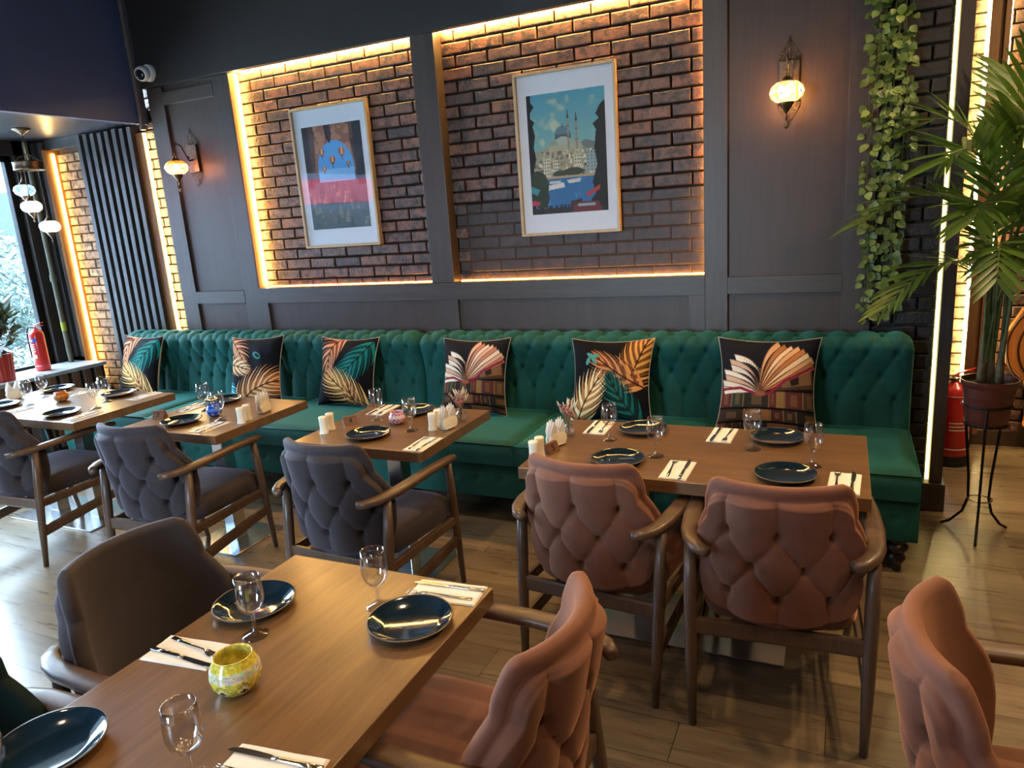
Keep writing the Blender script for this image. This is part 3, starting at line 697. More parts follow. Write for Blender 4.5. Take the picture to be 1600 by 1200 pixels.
def pr_book(dark, w=264, h=264):
    ra = Ras(w, h, '#16161b', w / 100); s = w / 88
    ra.rect(0, 42 * s, w, h, '#120e0d')
    rows = [(49, 66, ['#3b2a24', '#4e3a2e', '#2c3a30', '#8d6a3c', '#5a2a28', '#2f2a26']), (67, 79, ['#2a2623', '#4a2420', '#2c3834', '#8d5a36', '#3b2a22']), (80, 88, ['#6b3430', '#6d3a2e', '#4a2522', '#83543a', '#3a2b25'])]
    g = random.Random(3)
    for y0, y1, cs in rows:
        x = 0
        while x < w:
            ww = g.choice([7, 11, 16, 24]) * s; ra.rect(x, (y0 + .8) * s, x + ww, (y1 - .8) * s, g.choice(cs)); ra.rect(x, (y0 + .8) * s, x + 1.0 * s, (y1 - .8) * s, '#a07c50', .6)
            ra.rect(x + ww * .35, (y0 + 3) * s, x + ww * .75, (y1 - 3) * s, '#8a6840', .35); x += ww + 1
        ra.rect(0, (y0 - 1.0) * s, w, (y0 + .6) * s, '#060505')
    ra.poly([(44 * s, 46 * s), (84 * s, 22 * s), (88 * s, 46 * s), (50 * s, 49 * s)], '#4b3325'); ra.poly([(56 * s, 40 * s), (84 * s, 27 * s), (86 * s, 42 * s), (60 * s, 46 * s)], '#7d5a3a'); ra.poly([(66 * s, 38 * s), (74 * s, 34 * s), (75 * s, 42 * s), (68 * s, 44 * s)], '#2d2018')
    sx_, sy_ = 38 * s, 52 * s
    def page(tip, bend, wd, c, edge):
        tx, ty = tip[0] * s, tip[1] * s; mx_, my_ = (sx_ + tx) / 2 + bend[0] * s, (sy_ + ty) / 2 + bend[1] * s; A, B = [], []
        for t in np.linspace(0, 1, 12):
            x = (1 - t) ** 2 * sx_ + 2 * t * (1 - t) * mx_ + t * t * tx; y = (1 - t) ** 2 * sy_ + 2 * t * (1 - t) * my_ + t * t * ty
            A.append((x, y)); B.append((x + wd[0] * s * t, y + wd[1] * s * t))
        ra.poly(A + B[::-1], c); ra.line(A, .8, edge); return A
    L = [((14, 15), (17, -17)), ((9, 20), (12, -14)), ((10, 25), (8, -11)), ((3, 30), (8, -9)), ((4, 35), (5, -6)), ((1, 40), (4, -4)), ((2, 46), (2, -2))]
    for k, (tip, b) in enumerate(L): page(tip, b, (2, 7), ['#e6dcc8', '#cfa88c', '#dccfba'][k % 3], '#7b5a48')
    for q in range(5):
        for t in np.linspace(.3, .92, 12):
            x = sx_ + (16 * s - sx_) * t + 17 * s * 2 * t * (1 - t) + q * 2 * s; y = sy_ + (18 * s - sy_) * t - 17 * s * 2 * t * (1 - t) + q * 1.7 * s; ra.rect(x, y, x + .9 * s, y + .9 * s, '#6a6058', .7)
    c3 = ['#dfa470', '#b8713e', '#ecc696'] if dark else ['#dcab8c', '#bd7f62', '#ecd0b4']
    Rr = [((52, 0), (-8, -13)), ((58, 3), (-6, -12)), ((64, 5), (-5, -11)), ((70, 6), (-3, -10)), ((75, 9), (-2, -8)), ((79, 13), (-1, -6)), ((83, 17), (0, -3)), ((84, 22), (1, 0))]
    for k, (tip, b) in enumerate(Rr): page(tip, b, (3.5, 6), c3[k % 3], '#6e3f26')
    ra.line([(0, 49 * s), (20 * s, 47 * s), (31 * s, 51 * s), (39 * s, 54 * s), (48 * s, 51 * s), (62 * s, 39 * s), (85 * s, 27 * s)], 2.9, '#8a1f3c'); ra.ell(39 * s, 52 * s, 5 * s, 2.4 * s, '#8b5a3a')
    return ra.down()
def cushion(label, ra, x, y, w=.49, tilt=R(-17), rz=0, roll=0, zc=.735, flip=False, group=None):
    t = thing('throw_cushion', label, 'cushion', (x, y, zc), 0, group); t.rotation_euler = (tilt, roll, rz)
    n = ra.w; pts_f, pts_b = [], []
    for i in range(n + 1):
        rf, rb = [], []
        for j in range(n + 1):
            u, v = 2 * i / n - 1, 2 * j / n - 1
            k = (1 - .12 * (1 - v * v)), (1 - .10 * (1 - u * u))
            xx = u * w / 2 * (k[0]) ; zz = v * w / 2 * k[1]
            th = .068 * (max(0, (1 - u ** 4) * (1 - v ** 4))) ** .62
            wr = .003 * math.sin(9 * u + 4 * v) * th / .068
            rf.append((xx, -th + wr, zz)); rb.append((xx, th * .8, zz))
        pts_f.append(rf); pts_b.append(rb)
    mb = MB(); mb.grid(pts_f, flip=False); me = mb.mesh('front_cover', M_['paint_cloth'], True, fix=False)
    a = ra.a[:, ::-1] if flip else ra.a
    cols = np.array([a[n - 1 - j, i] for i in range(n) for j in range(n)]); corner_colors(me, cols)
    o = bpy.data.objects.new('front_cover', me); COL.objects.link(o); o.parent = t
    mb = MB(); mb.grid([r[::3] + ([r[-1]] if n % 3 else []) for r in (pts_b[::3] + ([pts_b[-1]] if n % 3 else []))], flip=True)
    ring = [pts_f[i][0] for i in range(n + 1)] + [pts_f[n][j] for j in range(1, n + 1)] + [pts_f[i][n] for i in range(n - 1, -1, -1)] + [pts_f[0][j] for j in range(n - 1, 0, -1)]
    mb.tube(ring[::2] + [ring[0]], .0022, 6); mb.obj('back_cover', M_['piping'], t, smooth=True)
    return t
GC = 'printed throw cushions on the sofas'
cushion('palm leaf print cushion at the window end of the teal sofa', pr_leaf(0), -5.15, 3.90, rz=R(-4), group=GC)
cushion('black cushion with copper palm fronds behind the table with the blue candle holder', pr_leaf(1), -3.92, 3.90, rz=R(2), roll=R(-2), group=GC)
cushion('palm leaf print cushion on the teal sofa just left of the sofa joint', pr_leaf(0), -3.09, 3.90, rz=R(0), group=GC)
cushion('open book print cushion on the green sofa just right of the sofa joint', pr_book(False), -2.10, 3.90, rz=R(-2), roll=R(-1), group=GC)
cushion('black cushion with golden palm fronds behind the dried flowers of the long table', pr_leaf(2), -1.20, 3.89, w=.50, rz=R(0), roll=R(-1), group=GC)
cushion('open book print cushion at the pilaster end of the green sofa', pr_book(True), -.345, 3.89, w=.52, rz=R(0), group=GC)

# ------------------------------------------------------------------ tables
def table(label, x0, x1, y0, y1, cols, plates, mat, th=.047):
    cx, cy = (x0 + x1) / 2, (y0 + y1) / 2
    t = thing('dining_table', label, 'table', (cx, cy, 0), 0, 'wooden dining tables')
    MB().box(x0 - cx, x1 - cx, y0 - cy, y1 - cy, .75 - th, .75).obj('tabletop', mat, t, bevel=.0025)
    for (px, py) in cols:
        MB().box(px - cx - .04, px - cx + .04, py - cy - .04, py - cy + .04, .008, .70 - .004).obj('column', M_['steel'], t, bevel=.004)
        MB().box(px - cx - .16, px - cx + .16, py - cy - .16, py - cy + .16, .696, .7025).obj('mounting_plate', M_['dkmetal'], t)
    for (a, b, c, d) in plates: MB().box(a - cx, b - cx, c - cy, d - cy, 0, .009).obj('base_plate', M_['steel'], t, bevel=.002)
    return t
table('dining table nearest the window with the orange candle holder', -5.09, -3.887, 2.45, 3.14, [(-4.33, 2.78), (-4.73, 2.78)], [(-4.93, -4.138, 2.57, 2.98)], M_['table'])
table('small dining table with the blue candle holder', -3.49, -2.797, 2.44, 3.13, [(-3.145, 2.785)], [(-3.345, -2.965, 2.59, 2.98)], M_['table'])
table('small dining table with the pink candle holder', -2.32, -1.617, 2.455, 3.135, [(-1.97, 2.79)], [(-2.16, -1.78, 2.60, 2.99)], M_['table'])
table('long dining table with the two dusty pink chairs at its front side', -1.13, .11, 2.39, 3.062, [(-.72, 2.70), (-.32, 2.70)], [(-.90, -.15, 2.505, 2.90)], M_['table'])
table('front dining table with the yellow mosaic candle holder', -1.49, -.818, .30, 1.522, [(-1.155, .7), (-1.155, 1.1)], [(-1.35, -.96, .5, 1.3)], M_['tableY'])

# ------------------------------------------------------------------ chairs
def shell_w(z):
    ks = [(.372, .13), (.380, .175), (.395, .205), (.42, .232), (.46, .255), (.52, .272), (.58, .282), (.64, .285), (.68, .277), (.72, .257), (.76, .233), (.80, .232), (.83, .224), (.855, .215), (.872, .204), (.885, .180)]
    if z <= ks[0][0]: return ks[0][1]
    for (a, wa), (b, wb) in zip(ks, ks[1:]):
        if z <= b: t = (z - a) / (b - a); return wa + (wb - wa) * t
    return ks[-1][1]
def shell_mesh(tufted=True):
    NU, NV = 128, 120; z0, z1 = .372, .885
    def base(u, v):
        z = z0 + (z1 - z0) * v; w_ = shell_w(z); s = u * w_
        yc = -.235 - .085 * (max(0, z - .37) / .5) ** 1.1 + .03 * math.sin(PI * v) * 0
        zz = z
        th = s / .30; y = yc + .30 * (1 - math.cos(th * 1.12)) / 1.1
        x = .29 * math.sin(th * 1.12) / 1.02
        return Vector((x, y, zz))
    fr, bk = [], []
    for i in range(NU + 1):
        uu = -math.cos(PI * i / NU) * .35 + (2 * i / NU - 1) * .65; rf, rb = [], []
        for j in range(NV + 1):
            vv = (1 - math.cos(PI * j / NV)) / 2 * .35 + j / NV * .65
            p = base(uu, vv); e = 1e-3
            du = base(min(1, uu + e), vv) - base(max(-1, uu - e), vv); dv = base(uu, min(1, vv + e)) - base(uu, max(0, vv - e))
            n = du.cross(dv).normalized()   # towards -y (outer) or inner
            if n.y > 0: n = -n
            z = z0 + (z1 - z0) * vv; w_ = shell_w(z); es = (1 - abs(uu)) * w_; ev = min(vv, 1 - vv) * (z1 - z0)
            ed = min(es, ev); ed2 = es * ev / max(1e-6, math.hypot(es, ev)) if (es > 0 and ev > 0) else 0
            rr = .024; k = math.sqrt(max(0, 1 - (1 - min(1, ed2 / rr)) ** 2))
            h = 0
            if tufted:
                brd = sm(.030, .055, ed2 * 1.15); groove = math.exp(-((ed2 - .034) / .003) ** 2) + .7 * math.exp(-((ed2 - .042) / .0025) ** 2)
                a = (uu * w_) / .134; bb = (z - .50) / .225
                if z < .50 - .0:
                    a2 = a
                    h = .021 * abs(math.sin(PI * a2)) ** .64 - .026 * math.exp(-((a2 - round(a2)) ** 2 * 2 + bb * bb * 2) / .014)
                elif z > .725:
                    a2 = a
                    h = .021 * abs(math.sin(PI * a2)) ** .64 - .026 * math.exp(-((a2 - round(a2)) ** 2 * 2 + (bb - 1) ** 2 * 2) / .014)
                else:
                    p2, q2 = a + bb, a - bb; sp, sq_ = abs(math.sin(PI * p2)), abs(math.sin(PI * q2)); h = .021 * (sp * sq_) ** .32
                    dp, dq = p2 - round(p2), q2 - round(q2); h -= .026 * math.exp(-(dp * dp + dq * dq) / .014)
                h = h * brd + .012 * brd * (1 - 0) - .006 * groove
            bk_t = .018 * k + h * k; in_t = .024 * k
            rf.append(tuple(p - n * in_t)); rb.append(tuple(p + n * bk_t))
        fr.append(rf); bk.append(rb)
    mb = MB(); mb.grid(fr, flip=True); mb.grid(bk)
    return mb
SHELL = shell_mesh(True)
def chair(label, x, y, rz, mat, group):
    t = thing('dining_armchair', label, 'chair', (x, y, 0), rz, group)
    return t
def make_chair(label, x, y, rz, fab, group):
    t = thing('dining_armchair', label, 'chair', (x, y, 0), rz, group); Wd = M_['chairwood']
    SHELL.obj('backrest', fab, t, smooth=True, weld=.0002)
    # seat cushion
    mb = MB(); N = 24; top = []; bot = []
    def outline(a):
        c_, s_ = math.cos(a), math.sin(a); k = .36
        return math.copysign(abs(c_) ** k, c_), math.copysign(abs(s_) ** k, s_)
    rows = []
    for (sc, z) in ((0, .478), (.5, .478), (.8, .474), (.93, .466), (.985, .450), (1.0, .43), (1.0, .385), (.97, .372), (.5, .37), (0, .37)):
        row = []
        for k in range(48):
            ux, uy = outline(2 * PI * k / 48); wx = .255 if uy > 0 else .235
            row.append((ux * sc * (.25 if uy > 0 else .235 + .015 * (1 + uy)), .045 + uy * sc * .265, z))
        rows.append(row)
    mb.grid(rows, cv=True); mb.obj('seat', fab, t, smooth=True, weld=.0005)
    for sg in (-1, 1):
        MB().tube([(sg * .260, -.285, 0), (sg * .265, -.262, .22), (sg * .270, -.232, .48), (sg * .272, -.212, .655)], [.013, .0195, .0225, .018], 12).obj('leg', Wd, t, smooth=True)
        MB().tube([(sg * .240, .325, 0), (sg * .252, .290, .24), (sg * .262, .262, .44), (sg * .268, .24, .655)], [.012, .0185, .021, .017], 12).obj('leg', Wd, t, smooth=True)
        path = [(sg * .205, -.322, .655), (sg * .238, -.296, .657), (sg * .262, -.250, .659), (sg * .275, -.19, .661), (sg * .282, -.08, .664), (sg * .280, .06, .666), (sg * .274, .19, .662), (sg * .268, .285, .655)]
        MB().tube(path, [(.018, .015), (.023, .0165), (.027, .017), (.029, .017), (.029, .017), (.028, .017), (.026, .016), (.021, .014)], 12, sq=.7).obj('armrest', Wd, t, smooth=True)
        M2 = None
        MB().tube([(sg * .264, -.262, .195), (sg * .252, .29, .245)], [(.010, .028), (.010, .026)], 8, sq=.4).obj('stretcher', Wd, t)
        MB().tube([(sg * .262, -.235, .352), (sg * .258, .265, .352)], [(.010, .022), (.010, .022)], 8, sq=.4).obj('side_rail', Wd, t)
    MB().tube([(-.270, -.245, .352), (.270, -.245, .352)], [(.011, .030), (.011, .030)], 8, sq=.4).obj('rear_rail', Wd, t)
    MB().tube([(-.262, .262, .352), (.262, .262, .352)], [(.011, .022), (.011, .022)], 8, sq=.4).obj('front_rail', Wd, t)
    return t
GP, GG = 'dusty pink velvet armchairs', 'grey velvet armchairs'
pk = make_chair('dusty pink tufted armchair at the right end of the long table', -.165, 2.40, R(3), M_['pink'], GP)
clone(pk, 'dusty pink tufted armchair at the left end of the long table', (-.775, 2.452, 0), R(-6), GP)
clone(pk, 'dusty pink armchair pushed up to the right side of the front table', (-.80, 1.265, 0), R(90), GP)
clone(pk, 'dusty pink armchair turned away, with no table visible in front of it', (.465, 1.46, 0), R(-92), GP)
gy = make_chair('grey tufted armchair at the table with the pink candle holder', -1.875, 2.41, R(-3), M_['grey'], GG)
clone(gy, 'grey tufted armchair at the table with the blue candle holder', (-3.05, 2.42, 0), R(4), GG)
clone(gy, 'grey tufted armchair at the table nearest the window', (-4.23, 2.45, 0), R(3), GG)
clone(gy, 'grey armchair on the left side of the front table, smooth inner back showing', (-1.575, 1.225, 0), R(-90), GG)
make_chair('dark green armchair showing only its back slope beside the front table', -1.52, .585, R(-92), M_['darkgreen'], None)

# ------------------------------------------------------------------ tableware
GPL, GGL, GN, GF, GK = 'dark glazed plates', 'stemmed glasses', 'folded paper napkins', 'forks', 'knives'
def mk_plate(label, loc):
    t = thing('dinner_plate', label, 'plate', loc, 0, GPL)
    pr_ = [(0, .003), (.066, .003), (.071, .0045), (.085, .010), (.098, .0175), (.1035, .0205), (.106, .0205)]
    un = [(.1065, .0185), (.100, .0135), (.085, .005), (.072, 0.0), (0, 0.0)]
    MB().lathe(pr_ + un, 56).obj('dish', M_['plate'], t, smooth=True, weld=.0001)
    MB().lathe([(.1030, .0207), (.1062, .0211), (.1070, .0195), (.1062, .0185)], 56).obj('rim', M_['platerim'], t, smooth=True)
    return t
def mk_glass(label, loc):
    out = [(0, 0), (.031, 0), (.0325, .0015), (.030, .004), (.012, .010), (.006, .016), (.0048, .03), (.0048, .052), (.008, .060), (.020, .068), (.030, .082), (.0345, .100), (.0345, .118), (.0325, .138), (.030, .160)]
    inn = [(.0288, .160), (.0312, .138), (.0332, .118), (.0332, .100), (.0288, .084), (.019, .071), (0, .066)]
    o = MB().lathe(out + inn, 40).obj('wine_glass', M_['glass'], None, smooth=True, weld=.00001); o.location = loc
    return tag(o, label, 'glass', GGL)
def mk_napkin(label, loc, rz):
    mb = MB()
    for k in range(3):
        n = 10; pts = []
        for i in range(n + 1):
            pts.append([((i / n - .5) * (.100 - k * .003), (j / n - .5) * (.195 - k * .004), .0014 * (k + 1) + .0006 * math.sin(i * 1.3 + j * .9 + k)) for j in range(n + 1)])
        mb.grid(pts); low = [[(p[0], p[1], .0014 * k + .0001) for p in r_] for r_ in pts]
        ring = lambda q: [q[i][0] for i in range(n + 1)] + [q[n][j] for j in range(1, n + 1)] + [q[i][n] for i in range(n - 1, -1, -1)] + [q[0][j] for j in range(n - 1, 0, -1)]
        mb.grid([ring(pts), ring(low)], cv=True); mb.poly(ring(low))
    o = mb.obj('paper_napkin', M_['bag'], None); o.location = loc; o.rotation_euler = (0, 0, rz)
    return tag(o, label, 'napkin', GN)
def mk_fork(label, loc, rz):
    t = thing('dinner_fork', label, 'fork', loc, rz, GF)
    path = [(0, -.095, .001), (0, -.06, .002), (0, -.02, .003), (0, .02, .0055), (0, .035, .0055), (0, .045, .004)]
    MB().tube(path, [(.0062, .0012), (.0058, .0013), (.0038, .0015), (.0028, .0016), (.0035, .0014), (.0085, .0012)], 10).obj('handle', M_['cutlery'], t, smooth=True)
    mb = MB(); mb.grid([[(x_ * (.0085 + .003 * f) / 2 * 2 * .9, .043 + f * .022, .004 - .0025 * math.sin(f * 1.5) + .0003 * x_ * x_ + zz) for x_ in (-1, -.5, 0, .5, 1)] for f in (0, .35, .7, 1.0) for zz in (0,)])
    mb.obj('head', M_['cutlery'], t, smooth=True)
    mb = MB()
    for k in range(4):
        x_ = (-1.5 + k) * .0058; mb.tube([(x_, .063, .0018), (x_, .078, .0018), (x_ * .97, .090, .0035)], [(.0014, .0008), (.0013, .0008), (.0006, .0005)], 6)
    mb.obj('tines', M_['cutlery'], t, smooth=True)
    return t
def mk_knife(label, loc, rz):
    t = thing('table_knife', label, 'knife', loc, rz, GK)
    MB().tube([(0, -.105, .0025), (0, -.06, .0028), (0, -.01, .0028), (0, .004, .0026)], [(.0065, .0022), (.0062, .0026), (.0052, .0024), (.0045, .0020)], 12).obj('handle', M_['cutlery'], t, smooth=True)
    ol_ = [(-.0045, 0), (.0048, 0), (.0075, .012), (.0098, .05), (.0098, .08), (.006, .098), (-.002, .105), (-.0045, .09), (-.0048, .03)]
    MB().prism([(a, b) for a, b in ol_], .0015, .0027).obj('blade', M_['cutlery'], t, bevel=.0003)
    return t
first = {}
def put(kind, fn, label, x, y, z=.75, rz=None):
    if kind not in first:
        o = first[kind] = fn(label, (x, y, z)) if rz is None else fn(label, (x, y, z), rz); return o
    o = clone(first[kind], label, (x, y, z), rz or 0)
    return o
TN = {1: 'the table nearest the window', 2: 'the table with the blue candle holder', 3: 'the table with the pink candle holder', 4: 'the long table', 5: 'the front table'}
plates = [(-4.826, 2.629, 'dark plate at the far left front edge of ' + TN[1]), (-4.167, 2.575, 'dark plate in front of the orange candle holder on ' + TN[1]), (-4.923, 3.05, 'dark plate behind the orange candle holder on ' + TN[1]), (-4.25, 3.015, 'dark plate beside the window-end cushion on ' + TN[1]),
          (-3.205, 2.60, 'dark plate next to the wooden number block on ' + TN[2]), (-3.33, 3.015, 'dark plate on the sofa side of ' + TN[2]),
          (-1.996, 2.615, 'dark plate on the chair side of ' + TN[3]), (-2.0, 3.02, 'dark plate on the sofa side of ' + TN[3]),
          (-.772, 2.545, 'dark plate in front of the left pink chair on ' + TN[4]), (-.772, 2.945, 'dark plate on the sofa side of the long table, by the golden frond cushion'), (-.219, 2.94, 'dark plate on the sofa side of the long table, by the open book cushion'), (-.158, 2.525, 'dark plate in front of the right pink chair on ' + TN[4]),
          (-.937, 1.303, 'dark glossy plate at the pink chair of ' + TN[5]), (-1.385, 1.245, 'dark glossy plate at the grey chair of ' + TN[5]), (-1.385, .69, 'dark glossy plate at the green chair of ' + TN[5])]
for x, y, l in plates: put('plate', mk_plate, l, x, y)
gl = [(-4.673, 2.70, 'glass at the left front of the table nearest the window'), (-4.80, 2.88, 'glass behind another, left of the orange candle holder'), (-4.075, 2.73, 'glass at the napkin end of the table nearest the window'), (-4.17, 2.87, 'glass just behind the front right glass of the table nearest the window'),
      (-3.278, 2.83, 'glass left of the blue candle holder'), (-3.004, 2.679, 'glass right of the blue candle holder'),
      (-2.115, 2.862, 'glass left of the pink candle holder'), (-1.835, 2.733, 'glass right of the pink candle holder'),
      (-.879, 2.80, 'glass on the long table in front of the golden frond cushion'), (-.643, 2.636, 'glass on the long table above the left pink chair'), (-.299, 2.80, 'glass on the long table in front of the open book cushion'), (-.075, 2.659, 'glass on the long table nearest the pilaster end'),
      (-1.062, 1.347, 'glass beside the dark plate at the pink chair side of the front table'), (-1.282, 1.139, 'glass standing before the plate of the grey chair at the front table'), (-1.045, .735, 'glass with water drops near the lowest napkin of the front table'), (-1.345, .565, 'glass cut by the picture edge beside the green chair plate')]
for x, y, l in gl: put('glass', mk_glass, l, x, y)
PLC = {1: 'table nearest the window', 2: 'table with the blue candle holder', 3: 'table with the pink candle holder', 4: 'long table', 5: 'front table'}
# x, y, rot, table, place phrase
nap = [(-4.60, 2.56, 0, 'chair side left place of the table nearest the window'), (-3.985, 2.58, R(4), 'chair side right place of the table nearest the window'), (-4.62, 3.03, R(184), 'sofa side middle place of the table nearest the window'), (-4.03, 3.03, R(178), 'sofa side right place of the table nearest the window, by the cushion'),
       (-2.955, 2.56, R(4), 'chair side of the table with the blue candle holder'), (-3.42, 2.87, R(184), 'sofa side of the table with the blue candle holder'),
       (-1.667, 2.56, R(2), 'chair side of the table with the pink candle holder'), (-2.2, 3.03, R(184), 'sofa side of the table with the pink candle holder'),
       (-.530, 2.503, R(-1), 'left pink chair place of the long table'), (-.975, 2.955, R(181), 'golden frond cushion place of the long table'), (-.436, 2.952, R(178), 'open book cushion place of the long table'), (.030, 2.508, R(-3), 'right pink chair place of the long table'),
       (-.925, 1.462, R(95), 'pink chair side of the front table'), (-1.39, 1.028, R(-84), 'grey chair side of the front table'), (-.925, .80, R(97), 'near pink chair side of the front table, by the picture edge')]
for x, y, rz, ph in nap:
    put('napkin', mk_napkin, 'white napkin, ' + ph, x, y, .75, rz)
    c_, s_ = math.cos(rz), math.sin(rz)
    def loc(a, b): return x + a * c_ - b * s_, y + a * s_ + b * c_
    q = random.uniform(-.05, .05); fx, fy = loc(-.024, .012); kx, ky = loc(.024, .006)
    if 'grey chair side' in ph: q = -.25; fx, fy = loc(-.016, .012)
    put('fork', mk_fork, 'steel fork, ' + ph, fx, fy, .7545, rz + q)
    put('knife', mk_knife, 'steel knife, ' + ph, kx, ky, .7545, rz + q * .5)

# shakers
def mk_shaker(label, loc):
    pr_ = [(0, 0), (.0225, 0), (.0228, .003), (.0205, .012), (.0185, .03), (.0188, .06), (.0200, .078), (.0185, .084), (.012, .086), (0, .0862)]
    o = MB().lathe(pr_, 28).obj('salt_shaker', M_['cream'], None, smooth=True, weld=.0001); o.location = loc
    return tag(o, label, 'shaker', 'cream china shakers')
sh = [(-2.249, 2.605, 'cream shaker at the left edge of the pink candle table, nearer the chair'), (-2.256, 2.665, 'cream shaker at the left edge of the pink candle table, nearer the number block'),
      (-1.735, 2.765, 'cream shaker beside the napkin holder of the pink candle table, front one'), (-1.738, 2.825, 'cream shaker half hidden by the napkin holder of the pink candle table'),
      (-2.838, 2.663, 'cream shaker on the blue candle table, nearer the chair'), (-2.85, 2.722, 'cream shaker on the blue candle table, nearer the napkin holder'),
      (-1.095, 2.475, 'cream shaker on the long table, nearest the left pink chair'), (-1.092, 2.530, 'cream shaker on the long table beside the wooden number block')]
for x, y, l in sh: put('shaker', mk_shaker, l, x, y)
# napkin holders with napkins
def mk_holder(label, loc, rz, napl):
    t = thing('napkin_holder', label, 'napkin holder', loc, rz, 'cream china napkin holders')
    for sg in (-1, 1):
        ol_ = [(-.035, .006)] + [(.048 * math.cos(a), .034 + .036 * math.sin(a)) for a in np.linspace(R(205), R(-25), 20)] + [(.035, .006)]
        M2 = Matrix.Translation((0, sg * .018, 0)) @ Matrix.Rotation(R(90 + sg * 8), 4, 'X') @ Matrix.Translation((0, 0, -.002))
        MB().prism(ol_, 0, .0045, M=M2).obj('side_panel', M_['cream'], t, bevel=.0015, smooth=True, angle=40)
    MB().tube([(-.034, 0, .0085), (.034, 0, .0085)], [(.021, .0075), (.021, .0075)], 14).obj('foot', M_['cream'], t, smooth=True)
    c_, s_ = math.cos(rz), math.sin(rz)
    mb = MB()
    for k, (yy, lean, hgt) in enumerate(((-.009, -.10, .115), (-.003, -.03, .125), (.004, .04, .12), (.010, .12, .108))):
        for sg in (-1, 1):
            a = [(sg * .002, yy, .018), (sg * .040, yy, .022), (sg * .043, yy + lean * .05, .07), (sg * .026, yy + lean * .1, hgt), (sg * .006, yy + lean * .05, .08)]
            b = [(p[0], p[1] + .0022, p[2]) for p in a]; mb.poly(a); mb.poly(b[::-1]); mb.grid([a, b], cv=True)
    o = mb.obj('paper_napkins', M_['bag'], None); o.location = loc; o.rotation_euler = (0, 0, rz); tag(o, napl, 'napkins', 'pointed napkins standing in the holders')
mk_holder('cream china napkin holder on the table with the blue candle holder', (-2.872, 2.865, .75), R(100), 'white pointed napkins in the holder on the blue candle table')
mk_holder('cream china napkin holder on the table with the pink candle holder', (-1.670, 2.800, .75), R(75), 'white pointed napkins in the holder on the pink candle table')
mk_holder('cream china napkin holder on the long table', (-1.075, 2.675, .75), R(65), 'white pointed napkins in the holder on the long table')
mk_holder('cream china napkin holder on the table nearest the window', (-4.98, 2.80, .75), R(80), 'white pointed napkins in the holder on the table nearest the window')
# number blocks
def mk_number(label, loc, rz, digit):
    t = thing('table_number_block', label, 'table number', loc, rz, 'wooden table number blocks')
    M2 = Matrix.Rotation(R(90), 4, 'Z') @ Matrix.Rotation(R(90), 4, 'X')
    MB().prism([(-.026, 0), (.026, 0), (.006, .043), (-.006, .043)], -.033, .033, M=M2).obj('wood_block', M_['numwood'], t, bevel=.0015)
    cu_ = bpy.data.curves.new('digit', 'FONT'); cu_.body = digit; cu_.size = .036; cu_.align_x = 'CENTER'; cu_.align_y = 'CENTER'; cu_.extrude = .0004; cu_.offset = .0008
    tmp = bpy.data.objects.new('digit', cu_); me_ = bpy.data.meshes.new_from_object(tmp); bpy.data.objects.remove(tmp); me_.materials.clear(); me_.materials.append(M_['black'])
    for sg in (-1, 1):
        o = bpy.data.objects.new('digit', me_); COL.objects.link(o); o.parent = t
        sl = math.atan2(.043, .020); o.location = (0, sg * .0165, .0215); o.rotation_euler = (sl if sg < 0 else sl, 0, 0 if sg < 0 else PI)
mk_number('dark wooden number block on the table with the blue candle holder', (-3.43, 2.65, .75), R(20), '3')
mk_number('wooden block with a dark numeral on the table with the pink candle holder', (-2.215, 2.765, .75), R(50), '4')
mk_number('wooden number block between shakers and napkin holder on the long table', (-1.07, 2.592, .75), R(70), '5')

# candle holders (mosaic glass bowls)
def mosaic(name, label, loc, sc, colf, prof_, emit=0, n=60, m=34, cat='candle holder', group=None, thick=True):
    rs = resample(prof_, m + 1); rows = [[(p.x * math.cos(2 * PI * k / n), p.x * math.sin(2 * PI * k / n), p.y) for k in range(n)] for p, s_ in rs]
    mb = MB(); mb.grid(rows, cv=True, flip=True); me = mb.mesh(name, attr_mat('mosaic_' + name + str(len(bpy.data.materials)), .15, emit, coat=.5), True, fix=False)
    cols = [colf(k / n, i / m) for i in range(m) for k in range(n)]; corner_colors(me, cols)
    return me
def holder(label, loc, colf, r=.052, h=.078):
    t = thing('candle_holder', label, 'candle holder', loc, random.uniform(0, 6), 'mosaic glass candle holders')
    pr_ = [(0, .001), (r * .45, .001), (r * .72, h * .10), (r * .93, h * .28), (r, h * .5), (r * .95, h * .72), (r * .80, h * .92), (r * .74, h)]
    o = bpy.data.objects.new('mosaic_bowl', mosaic('mosaic_bowl', label, loc, 1, colf, pr_)); COL.objects.link(o); o.parent = t
    MB().lathe([(r * .745, h - .001), (r * .76, h + .002), (r * .72, h + .003), (r * .69, h), (r * .70, h * .9), (r * .86, h * .7), (r * .91, h * .5), (r * .84, h * .3), (r * .6, h * .12), (0, h * .06)], 40).obj('inner_wall', P('inner_' + str(len(bpy.data.materials)), colf(.03, .5), .3, noise=.5, nscale=90, coat=.3), t, smooth=True)
    return t
def mz(base, alt, dark, beads):
    def f(u, v):
        g = random.Random(int(u * 60) * 97 + int(v * 34) * 13)
        if .66 < v < .84: return [c * g.uniform(.6, 1.15) for c in lin(beads)]
        uu = (u * 7) % 1 - .5; vv = (v - .46) / .30
        d = abs(uu) * 2 + abs(vv) * 1.7
        if d < .42: return lin(dark) if abs(uu) > .07 else lin('#1d3a2c')
        if d < .60: return lin('#e9e2c8')
        if abs(d - 1.0) < .10: return [c * .5 for c in lin(alt)]
        c = lin(base) if (int(u * 28) + int(v * 12)) % 2 else lin(alt); k = g.uniform(.75, 1.1); return [q * k for q in c]
    return f
holder('yellow mosaic glass candle holder on the front table', (-1.165, .965, .75), mz('#e8d640', '#cfc25a', '#7d1430', '#d8d4bc'), .055, .083)
